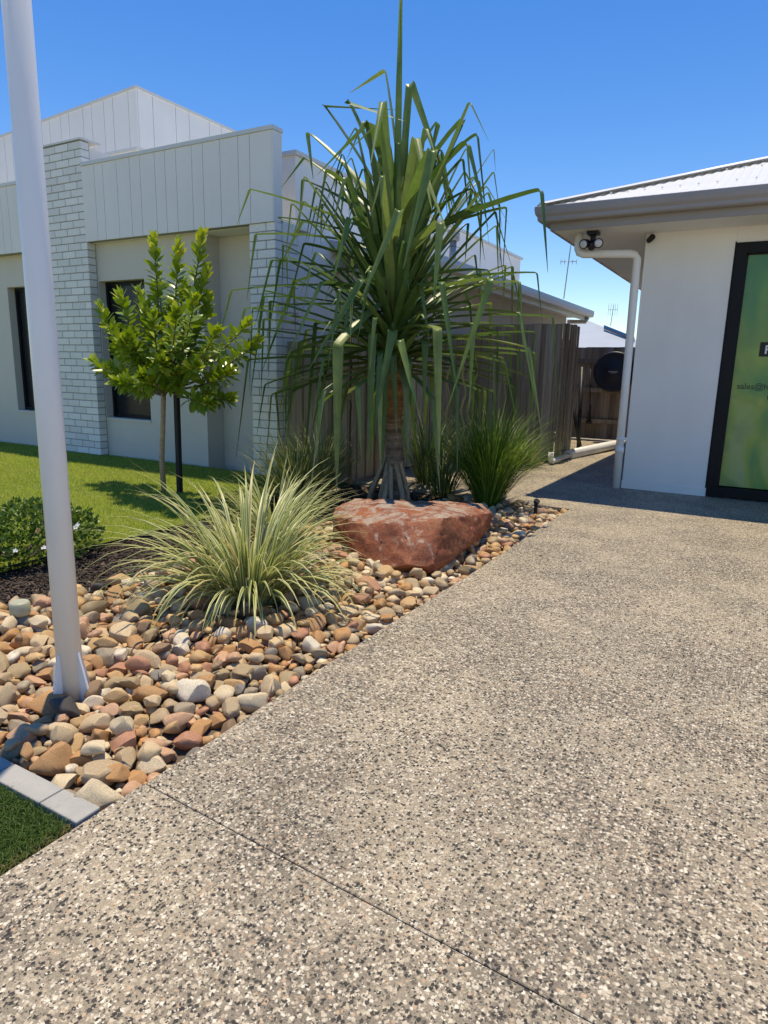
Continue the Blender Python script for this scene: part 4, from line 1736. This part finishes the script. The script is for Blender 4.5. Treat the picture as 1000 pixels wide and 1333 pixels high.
# leaves read off the photograph: base, fold and tip in the crop, with depth offsets of fold and tip
LV = [
    ((485, 330), (447, 30), (345, 92), -.05, .0, .045), ((515, 330), (521, 62), (640, 400), .1, .1, .04),
    ((440, 420), (338, 113), (505, 172), -.1, -.2, .06), ((420, 420), (267, 125), (500, 140), .0, .05, .035),
    ((430, 460), (226, 208), (240, 340), .15, .2, .06), ((500, 380), (597, 178), (565, 330), .2, .3, .055),
    ((520, 420), (672, 172), (600, 350), .15, .3, .062), ((540, 440), (682, 240), (745, 480), .0, .0, .062),
    ((560, 400), (712, 213), (748, 530), .1, .1, .035), ((520, 500), (586, 256), (500, 600), -.75, -.95, .05),
    ((550, 500), (670, 285), (688, 440), .2, .3, .05), ((560, 500), (697, 370), (680, 450), .3, .4, .05),
    ((560, 530), (895, 375), (918, 610), -.1, -.15, .065), ((570, 540), (722, 415), (722, 600), .35, .4, .045),
    ((560, 540), (777, 412), (780, 620), .25, .25, .04), ((560, 520), (797, 425), (785, 660), .3, .3, .04),
    ((440, 520), (58, 371), (18, 475), -.1, -.1, .05), ((430, 490), (215, 280), (148, 365), .2, .2, .045),
    ((420, 500), (212, 344), (200, 470), .1, .1, .05), ((430, 540), (140, 452), (190, 470), .1, .0, .055),
    ((430, 550), (75, 502), (48, 690), -.05, -.1, .05), ((450, 580), (348, 452), (295, 640), -.65, -.85, .055),
    ((480, 580), (489, 430), (375, 700), -.85, -1.05, .055), ((550, 600), (606, 465), (588, 700), -.75, -.85, .065),
    ((430, 620), (215, 530), (155, 760), -.4, -.5, .055), ((430, 640), (122, 577), (70, 770), -.1, -.2, .05),
    ((430, 660), (5, 664), (-40, 830), -.1, -.1, .045), ((440, 690), (268, 642), (150, 890), -.6, -.75, .062),
    ((450, 690), (381, 634), (225, 895), -.8, -.95, .05), ((430, 710), (44, 716), (8, 840), .0, .0, .05),
    ((430, 730), (98, 682), (58, 970), .1, .1, .045), ((470, 695), (318, 822), (308, 1250), -.7, -.75, .085),
    ((440, 770), (170, 850), (145, 1010), -.25, -.3, .07), ((470, 850), (413, 790), (398, 1190), -.6, -.7, .05),
    ((475, 860), (470, 780), (425, 1010), -.75, -.85, .062), ((500, 870), (490, 806), (545, 1020), -.75, -.85, .055),
    ((520, 830), (562, 815), (560, 1010), -.45, -.5, .05), ((510, 790), (596, 776), (604, 1170), -.55, -.6, .06),
    ((530, 700), (610, 640), (655, 950), -.7, -.8, .045), ((540, 700), (750, 632), (632, 990), -.45, -.65, .055),
    ((550, 640), (747, 605), (755, 680), .1, .1, .06), ((550, 660), (885, 612), (902, 760), .0, .0, .05),
    ((550, 690), (835, 638), (845, 820), -.1, -.1, .05), ((540, 740), (832, 730), (885, 1000), -.2, -.25, .055),
    ((540, 760), (931, 740), (946, 1050), .1, .1, .045), ((530, 790), (860, 830), (905, 1110), -.1, -.1, .055),
    ((520, 800), (700, 760), (690, 1010), -.4, -.45, .05), ((520, 840), (790, 872), (835, 1070), .2, .2, .055),
    ((440, 800), (205, 815), (165, 1040), .1, .1, .06), ((450, 830), (285, 880), (230, 1095), -.3, -.35, .08),
    ((430, 590), (210, 465), (130, 620), .25, .3, .05), ((440, 600), (190, 640), (90, 900), .25, .3, .05),
    ((440, 480), (280, 320), (235, 560), -.3, -.4, .055), ((470, 420), (400, 185), (250, 330), -.3, -.35, .055),
    ((470, 400), (432, 180), (340, 260), -.4, -.5, .055), ((500, 420), (545, 225), (520, 420), .35, .45, .05),
    ((450, 760), (345, 720), (300, 1010), -.35, -.4, .05), ((450, 780), (250, 760), (215, 1180), .0, .0, .05),
    ((530, 740), (690, 700), (720, 1020), .25, .25, .05), ((530, 760), (770, 785), (770, 1080), .35, .35, .05),
    ((485, 850), (452, 860), (440, 1180), -.3, -.33, .045), ((495, 855), (515, 868), (500, 1130), -.35, -.4, .045), ((490, 850), (470, 850), (482, 1080), -.5, -.52, .045),
    ((520, 860), (640, 870), (660, 1120), -.2, -.2, .05), ((470, 870), (345, 935), (300, 1130), -.1, -.1, .06),
]
for (b, kk, t, dk, dt, w) in LV:
    bp = at(*zl2(*b), AY)
    bx = AX + max(-.10, min(.10, (bp.x - AX) * 0.5))
    base = Vector((bx, AY + dk * 0.08, bp.z))
    k3 = at(*zl2(*kk), AY + dk)
    t3 = at(*zl2(*t), AY + dt)
    pleaf(base, k3, t3, w * (1.6 if kk[1] < 430 else 1.3), 0.025 + 0.02 * random.random(), tone=random.uniform(0, .3), dry=random.choice((0, 0, 0.3, 0.7)))
# spear leaf at the top
top = at(482 / 2.2227 + 300, 80 - 260 / 2.2227, AY)
me = strap([Vector((AX, AY, 1.7)), Vector((AX, AY - .01, 2.6)), Vector((AX - 0.005, AY - .01, 3.3)), Vector((AX - .01, AY, 4.3)), top], 0.06, 0.062, 0.3, 0.0, M['pandanus'], 'leaf', roll=0.4)
link('leaf', me, pal)
for k in range(7):
    a = k * 2.39 + .4
    d = Vector((math.cos(a), math.sin(a), 0))
    h = random.uniform(2.75, 3.35)
    me = strap([Vector((AX, AY, 1.7)) + d * .03, Vector((AX, AY, 2.3)) + d * .07, Vector((AX, AY, h)) + d * random.uniform(.10, .17)], 0.062, 0.066, 0.3, 0.0, M['pandanus'], 'leaf', roll=a)
    link('leaf', me, pal)
# filler leaves in three spirals
N = 165
for i in range(N):
    f = i / (N - 1)                      # 0 = oldest, 1 = youngest
    a = i * 2.39996 + random.uniform(-.18, .18)
    d = Vector((math.cos(a), math.sin(a), 0))
    el = math.radians(-14 + 88 * f ** 1.35 + random.uniform(-7, 7))
    zb = 1.12 + 0.62 * f
    ln = random.uniform(0.90, 1.25) * (1.0 if f < .75 else 1.08)
    thin = 1.0
    facing = d.x * .49 - d.y * .87
    if facing > 0.25:
        ln *= 0.68
        thin = .72
        if random.random() < (.74 if f > .25 else .45):
            continue
    base = Vector((AX, AY, zb)) + d * 0.06
    k3 = base + (d * math.cos(el) + Vector((0, 0, math.sin(el)))) * ln
    dl = random.uniform(0.45, 0.95) * (1 - .45 * f)
    out = random.uniform(0.05, 0.22) if f < .8 else random.uniform(.1, .5)
    t3 = k3 + d * dl * out + Vector((0, 0, -dl)) + Vector((random.uniform(-.08, .08), random.uniform(-.08, .08), 0))
    t3.z = max(t3.z, 0.22)
    pleaf(base, k3, t3, random.uniform(.062, .076) * thin, random.uniform(.01, .06), tone=random.uniform(0, .4) if f > .15 else random.uniform(.2, .75), dry=random.choice((0, 0, .4, .8)))
# short inner leaves closing the heart of the crown
for i in range(64):
    a = i * 2.39996 + random.uniform(-.3, .3)
    d = Vector((math.cos(a), math.sin(a), 0))
    f = i / 63
    el = math.radians(16 + 58 * f + random.uniform(-10, 10))
    base = Vector((AX, AY, 1.12 + .62 * f)) + d * 0.045
    k3 = base + (d * math.cos(el) + Vector((0, 0, math.sin(el)))) * random.uniform(.45, .75)
    t3 = k3 + d * random.uniform(.04, .12) + Vector((0, 0, -random.uniform(.02, .14)))
    pleaf(base, k3, t3, random.uniform(.060, .072), random.uniform(0, .02), tone=random.uniform(0, .4))
# young upright leaves filling the top of the crown
for i in range(34):
    a = i * 2.39996 + random.uniform(-.2, .2)
    d = Vector((math.cos(a), math.sin(a), 0))
    el = math.radians(random.uniform(44, 82))
    ln = random.uniform(0.95, 1.40) * (0.8 + .25 * math.sin(el))
    base = Vector((AX, AY, random.uniform(1.55, 1.85))) + d * 0.05
    k3 = base + (d * math.cos(el) + Vector((0, 0, math.sin(el)))) * ln
    dl = random.uniform(0.15, 0.60)
    t3 = k3 + d * dl * random.uniform(.15, .7) + Vector((0, 0, -dl))
    pleaf(base, k3, t3, random.uniform(.066, .082), random.uniform(0, .03), tone=random.uniform(0, .35), dry=random.choice((0, 0, .4)))
# a few dry twisted strips hanging low
for k in range(6):
    c = at(585 + k * 7, 470 + random.uniform(-15, 15), AY + 0.1)
    pts_ = []
    for s in np.linspace(0, 1, 14):
        pts_.append(c + Vector((0.018 * math.sin(s * 16 + k), 0.018 * math.cos(s * 16 + k), -0.75 * s)))
    link('dry_leaf', strap(pts_, 0.02, 0.022, 0.2, 1.0, M['pandanus'], 'dry_leaf'), pal)
print('palm leaves', leaf_n)

# ------------------------------------------------------------------ grassy clumps
def arc(base, az, el, L, droop, n=9, curl=0.0):
    d = Vector((math.cos(az), math.sin(az), 0))
    s = Vector((-d.y, d.x, 0))
    p = Vector(base)
    out = [p.copy()]
    e = el
    for i in range(n - 1):
        st = L / (n - 1)
        p = p + (d * math.cos(e) + Vector((0, 0, math.sin(e))) + s * curl * i / n) * st
        if p.z < 0.012:
            p.z = 0.012 + random.uniform(0, .012)
        out.append(p.copy())
        e -= droop * (0.35 + 1.5 * i / n) / (n - 1)
    return out


def blade_arrays(points, w, vd, tone, taper=0.45):
    P_ = points
    V, ac = [], []
    side = None
    n = len(P_)
    for i, p in enumerate(P_):
        d = (P_[min(i + 1, n - 1)] - P_[max(i - 1, 0)]).normalized()
        if side is None:
            side = d.cross(Vector((0, 0, 1)))
            side = side.normalized() if side.length > .02 else Vector((1, 0, 0))
        side = (side - d * side.dot(d)).normalized()
        nr = side.cross(d)
        t = i / (n - 1)
        ww = w * max(.05, min(1, (1 - t) / taper)) * (.7 + .3 * min(1, t / .15))
        V += [p + side * ww * .5 + nr * ww * vd, p, p - side * ww * .5 + nr * ww * vd]
        ac += [1, 0, -1]
    F = []
    for i in range(n - 1):
        b = 3 * i
        F += [(b, b + 1, b + 4, b + 3), (b + 1, b + 2, b + 5, b + 4)]
    return V, F, ac, [tone] * len(V)


def clump(name, label, cat, base, n, mat, single_n, fn, kindname='blade', group=None):
    o = tag(empty(name, (base[0], base[1], 0)), label, cat, group)
    V, F, A, T = [], [], [], []
    for i in range(n):
        pts_, w, vd, tone = fn(i)
        v, f, a, t = blade_arrays(pts_, w, vd, tone)
        if i < single_n:
            me = np_mesh(kindname, [q_[:] for q_ in v], f, mat, smooth=True, col=t, uv=a)
            link(kindname, me, o)
        else:
            b = len(V)
            V += [q_[:] for q_ in v]
            F += [tuple(q_ + b for q_ in r_) for r_ in f]
            A += a
            T += t
    if V:
        tag(link('inner_' + kindname + 's', np_mesh('inner_blades', V, F, mat, smooth=True, col=T, uv=A), o), kind='stuff')
    return o


LBX, LBY = -2.20, 2.50


def f_lir(i):
    az = random.uniform(0, 2 * math.pi)
    rr = 0.15 * math.sqrt(random.random())
    base = (LBX + rr * math.cos(az), LBY + rr * math.sin(az), -0.02)
    out = random.random()
    el = math.radians(88 - 44 * out - random.uniform(0, 16))
    L = random.uniform(0.55, 0.92) * (1.0 if out < .8 else .92)
    # the clump leans and reaches farther towards the lawn side
    if math.cos(az) < -0.2:
        L *= 1.02
        el -= 0.04
    if math.cos(az) > 0.2:
        L *= 0.80
        el += 0.06
    droop = random.uniform(0.5, 1.9) + 2.2 * out * random.random()
    t = random.uniform(0, .75) if random.random() > .08 else random.uniform(.9, 1)
    return arc(base, az + random.uniform(-.2, .2), el, L, droop, 10, random.uniform(-.12, .12)), random.uniform(.014, .021), .16, t


clump('flax_clump', 'broad clump of cream striped strap grass arching over the stones in the foreground bed', 'grass clump', (LBX, LBY), 340, M['varieg'], 270, f_lir)


def f_lir2(i):
    az = random.uniform(0, 2 * math.pi)
    rr = 0.10 * math.sqrt(random.random())
    base = (-2.72 + rr * math.cos(az), 3.35 + rr * math.sin(az), -0.02)
    out = random.random()
    return arc(base, az, math.radians(86 - 50 * out), random.uniform(.4, .68), random.uniform(.6, 2.0), 9, random.uniform(-.1, .1)), random.uniform(.009, .013), .18, random.uniform(0, .7)


clump('flax_clump', 'smaller cream striped grass clump tucked against the boulder behind the broad one', 'grass clump', (-2.72, 3.35), 240, M['varieg'], 100, f_lir2)


def f_sedge(cx_, cy_, sp, lo, hi):
    def f(i):
        az = random.uniform(0, 2 * math.pi)
        rr = 0.12 * math.sqrt(random.random())
        out = random.random()
        return arc((cx_ + rr * math.cos(az), cy_ + rr * math.sin(az), -0.03), az, math.radians(88 - sp * out), random.uniform(lo, hi), random.uniform(.3, 1.6), 8, random.uniform(-.15, .15)), random.uniform(.006, .010), .2, random.uniform(0, 1) ** 1.3
    return f


clump('sedge_clump', 'olive green sedge clump with fine arching blades at the foot of the grey palings', 'grass clump', (-3.45, 4.55), 420, M['sedge'], 0, f_sedge(-3.45, 4.55, 42, .5, .85))
clump('sedge_clump', 'olive sedge clump beside the fence corner left of the palm trunk', 'grass clump', (-3.75, 5.3), 300, M['sedge'], 0, f_sedge(-3.75, 5.3, 38, .5, .8))
clump('strap_plant', 'dark strappy plant standing behind the palm trunk by the fence', 'plant', (-3.05, 6.2), 260, M['strap'], 0, f_sedge(-3.02, 6.25, 26, .6, 1.0))
clump('strap_plant', 'dark strappy plant between the palm trunk and bright green tussock', 'plant', (-2.72, 5.95), 130, M['strap'], 0, f_sedge(-2.62, 5.75, 30, .35, .65))


def f_lily(i):
    az = random.uniform(0, 2 * math.pi)
    rr = 0.085 * math.sqrt(random.random())
    out = random.random()
    return arc((-2.07 + rr * math.cos(az), 5.52 + rr * math.sin(az), -0.03), az, math.radians(90 - 34 * out), random.uniform(.60, 1.10), random.uniform(.1, 1.2) + 1.2 * out * random.random(), 8, random.uniform(-.2, .2)), random.uniform(.005, .0085), .2, random.uniform(0, 1) ** 1.5


clump('tussock', 'bright green fine bladed tussock fanning out behind the right end of the boulder', 'grass clump', (-2.07, 5.52), 900, M['lily'], 0, f_lily)
clump('sedge_clump', 'sparse dry sedge on the mulch at the far fence foot behind the tussock', 'grass clump', (-2.62, 8.2), 160, M['sedge'], 0, f_sedge(-2.62, 8.2, 55, .3, .6))

# ------------------------------------------------------------------ young tree with stake
def leaf_mesh(L, W):
    V, F, ac = [], [], []
    prof = [(0, .12), (.18, .62), (.42, 1.0), (.68, .86), (.88, .45), (1.0, .04)]
    for t, w in prof:
        z = -0.10 * L * (t - .3) ** 2 + 0.0
        V += [(t * L, w * W * .5, z + w * W * .10), (t * L, 0, z), (t * L, -w * W * .5, z + w * W * .10)]
        ac += [1, 0, -1]
    for i in range(len(prof) - 1):
        b = 3 * i
        F += [(b, b + 3, b + 4, b + 1), (b + 1, b + 4, b + 5, b + 2)]
    return np.array(V), F, ac


TX, TY = -4.80, 4.30
tree = tag(empty('young_tree', (TX, TY, 0)), 'young bushy tree with glossy bright green leaves in front of the window', 'tree')
fork = at(213, 512, TY)
trunk_pts = [Vector((TX, TY, -.05)), Vector((TX - .01, TY, .3)), Vector((TX + .015, TY + .01, .62)), fork]
MB().tube(trunk_pts, [0.026, 0.024, 0.022, 0.022], 12).build('trunk', M['bark'], tree)
SH = [(201, 303, 0), (233, 311, -.1), (264, 298, .1), (129, 392, 0), (156, 378, -.2), (121, 463, .05), (254, 381, -.3), (273, 381, .15), (180, 373, .2), (168, 433, -.35),
      (199, 405, -.4), (324, 414, -.1), (302, 479, .0), (273, 520, -.25), (297, 515, .1), (151, 491, -.2), (175, 500, .2), (336, 438, .2), (283, 424, -.2), (230, 400, -.45),
      (245, 440, .3), (215, 440, -.2), (190, 460, .35), (255, 470, -.35), (150, 450, .3), (232, 480, -.3), (270, 450, .35), (208, 360, .25), (240, 360, .2), (140, 420, .25), (185, 485, -.4), (268, 350, .1), (175, 425, .1), (148, 470, 0), (190, 395, -.1), (220, 385, .1), (258, 415, 0), (210, 465, -.4), (160, 440, -.35)]
LM = []
for i in range(6):
    LM.append(leaf_mesh(random.uniform(.115, .14), random.uniform(.044, .056)))
LME = [np_mesh('leaf', V, F, M['tleaf'], smooth=True, uv=ac) for V, F, ac in LM]
TV, TF, TT, TA = [], [], [], []
off = 0
leaves = []
for si, (px_, py_, dy) in enumerate(SH):
    tip = at(px_, py_ + 6, TY + dy)
    start = fork + Vector((0, 0, random.uniform(-.03, .10)))
    d = tip - start
    mid1 = start + d * .35 + Vector((d.x * .18, d.y * .18, -0.03))
    mid2 = start + d * .72 + Vector((d.x * .10, d.y * .10, -0.02))
    pts_ = []
    for t in np.linspace(0, 1, 12):
        a_ = start.lerp(mid1, t).lerp(mid1.lerp(mid2, t), t)
        b_ = mid1.lerp(mid2, t).lerp(mid2.lerp(tip, t), t)
        pts_.append(a_.lerp(b_, t))
    MB().tube(pts_, list(np.linspace(.011, .003, 12)), 6).build('branch', M['twig'], tree)
    Ls = d.length
    tall = py_ < 345
    nl = int(58 + (18 if tall else 0))
    for j in range(nl):
        t = 1 - (j / nl) ** 1.1 * (0.62 if not tall else 0.72)
        q_ = t * 11
        i0 = min(int(q_), 10)
        p = pts_[i0].lerp(pts_[i0 + 1], q_ - i0)
        ax = (pts_[i0 + 1] - pts_[i0]).normalized()
        a = j * 2.4 + random.uniform(-.3, .3)
        o1 = ax.orthogonal().normalized()
        o2 = ax.cross(o1)
        rad = o1 * math.cos(a) + o2 * math.sin(a)
        frac = j / nl
        sp = 0.35 + 0.9 * min(1, frac * 2.2)
        dl = (ax * math.cos(sp) + rad * math.sin(sp))
        dl.z += 0.18 - .25 * frac
        dl.normalize()
        sidev = dl.cross(Vector((0, 0, 1)))
        if sidev.length < .05:
            sidev = rad.cross(ax)
        sidev.normalize()
        sidev = Matrix.Rotation(random.gauss(0, .5), 3, dl) @ sidev
        up_ = sidev.cross(dl)
        leaves.append((p, Matrix((dl, -sidev, up_)).transposed(), random.uniform(.65, 1.12) * (0.75 if j < 5 else 1), random.randrange(6), min(1, max(0, random.uniform(.15, .6) + (.35 if frac < .2 else 0) + (.1 if tall else 0)))))
leaves.sort(key=lambda L: L[0].y + random.uniform(-.15, .15))
for i, (p, R_, s, k, tn) in enumerate(leaves):
    if i < 290:
        o = bpy.data.objects.new('leaf', LME[k])
        COL.objects.link(o)
        o.parent = tree
        o.matrix_parent_inverse = world_of(tree).inverted()
        o.matrix_basis = Matrix.Translation(p) @ (R_ * s).to_4x4()
    else:
        V, F, ac = LM[k]
        Mx = np.array(R_) * s
        TV.append(V @ Mx.T + np.array(p[:]))
        TF += [tuple(q_ + off for q_ in f) for f in F]
        TT += [tn] * len(V)
        TA += ac
        off += len(V)
tag(link('foliage', np_mesh('foliage', np.concatenate(TV), TF, M['tleaf_s'], smooth=True, col=TT, uv=TA), tree), kind='stuff')
print('tree leaves', len(leaves))
s0, s1 = Vector((-4.66, 4.36, -.1)), at(229, 488, 4.36)
m = MB()
dv = (s1 - s0)
for zz in (0,):
    a, b = 0.021, 0.021
    m.v += [tuple(s0 + Vector((x_, y_, 0))) for x_, y_ in ((-a, -b), (a, -b), (a, b), (-a, b))] + [tuple(s1 + Vector((x_, y_, 0))) for x_, y_ in ((-a, -b), (a, -b), (a, b), (-a, b))]
    m.f += [(3, 2, 1, 0), (4, 5, 6, 7), (0, 1, 5, 4), (1, 2, 6, 5), (2, 3, 7, 6), (3, 0, 4, 7)]
    m.m += [0] * 6
    m.sm += [False] * 6
tag(m.build('tree_stake', M['stakewood'], bevel=.003), 'black square timber stake standing beside the young tree trunk', 'stake')

# ------------------------------------------------------------------ low shrub with white flowers
shr = tag(empty('flowering_shrub', (-3.72, 2.25, 0)), 'low rounded green shrub dotted with small white flowers at the lawn edge', 'shrub')
SV, SF, ST, SA = [], [], [], []
off = 0
sl = leaf_mesh(.034, .020)
for i in range(3800):
    u = random.uniform(0, 2 * math.pi)
    zz = random.uniform(0.0, 1)
    rr = (0.55 + .45 * random.random()) * math.sqrt(max(0, 1 - zz * zz * .85))
    rad = rr * (1 + .18 * noise.noise(Vector((math.cos(u) * 2, math.sin(u) * 2, zz * 2))))
    p = Vector((-3.80 + .34 * rad * math.cos(u), 2.30 + .52 * rad * math.sin(u), 0.03 + .265 * zz * (1 + .2 * noise.noise(Vector((u * 2, zz, 7)))) + random.uniform(-.012, .03)))
    n_ = Vector((math.cos(u) * rr, math.sin(u) * rr, zz + .4)).normalized()
    dl = (n_ + Vector((random.gauss(0, .7), random.gauss(0, .7), random.gauss(0, .5)))).normalized()
    s_ = dl.orthogonal().normalized()
    s_ = Matrix.Rotation(random.uniform(0, 6.28), 3, dl) @ s_
    R_ = np.array(Matrix((dl, s_, dl.cross(s_))).transposed()) * random.uniform(.6, 1.2)
    V, F, ac = sl
    SV.append(V @ R_.T + np.array(p[:]))
    SF += [tuple(q_ + off for q_ in f) for f in F]
    ST += [random.random() * .9] * len(V)
    SA += ac
    off += len(V)
link('foliage', np_mesh('foliage', np.concatenate(SV), SF, M['shrub'], smooth=True, col=ST, uv=SA), shr)
m = MB()
for k in range(12):
    a = random.uniform(0, 6.28)
    m.tube([(-3.80, 2.30, -.03), (-3.80 + .22 * math.cos(a), 2.30 + .34 * math.sin(a), .15)], [.008, .004], 5)
m.build('stems', M['twig'], shr)
for (px_, py_) in ((45, 670), (54, 682), (98, 687), (101, 683), (20, 717), (57, 713)):
    c = at(px_, py_, 2.05 if py_ > 695 else 2.35)
    m = MB()
    to = (Vector((0, 0, CAM_H)) - c).normalized()
    nrm = (to + Vector((random.gauss(0, .3), random.gauss(0, .3), .5))).normalized()
    o1 = nrm.orthogonal().normalized()
    o2 = nrm.cross(o1)
    for k in range(5):
        a = k * 2 * math.pi / 5 + random.random()
        dr = o1 * math.cos(a) + o2 * math.sin(a)
        sd = o2 * math.cos(a) - o1 * math.sin(a)
        m.face([c, c + dr * .007 + sd * .006 + nrm * .002, c + dr * .015 + nrm * .001, c + dr * .007 - sd * .006 + nrm * .002])
    m.build('flower', M['petal'], shr, fix=False)

# ------------------------------------------------------------------ garden lights
gl = Vector((-2.81, 1.66, 0))
gd = tag(empty('garden_light', tuple(gl)), 'short garden light with pale frosted cap among the stones near the pole', 'light')
MB().tube([gl + Vector((0, 0, -.06)), gl + Vector((0, 0, .045))], [.036, .036], 24).build('body', M['lamp_body'], gd)
MB().tube([gl + Vector((0, 0, .0455)), gl + Vector((0, 0, .06)), gl + Vector((0, 0, .098)), gl + Vector((0, 0, .106))], [.041, .043, .043, .036], 24).build('cap', M['lens'], gd)
c = Vector((-1.63, 5.50, 0))
sp_ = tag(empty('spike_light', tuple(c)), 'tiny black spike light standing at the far tip of the stone bed', 'light')
MB().tube([c + Vector((0, 0, -.06)), c + Vector((0, 0, .07))], .016, 10).build('post', M['black_pl'], sp_)
MB().tube([c + Vector((0, 0, .0705)), c + Vector((0.01, -.01, .095))], [.024, .026], 12).build('lamp', M['black_pl'], sp_)
print('objects', len(bpy.data.objects))
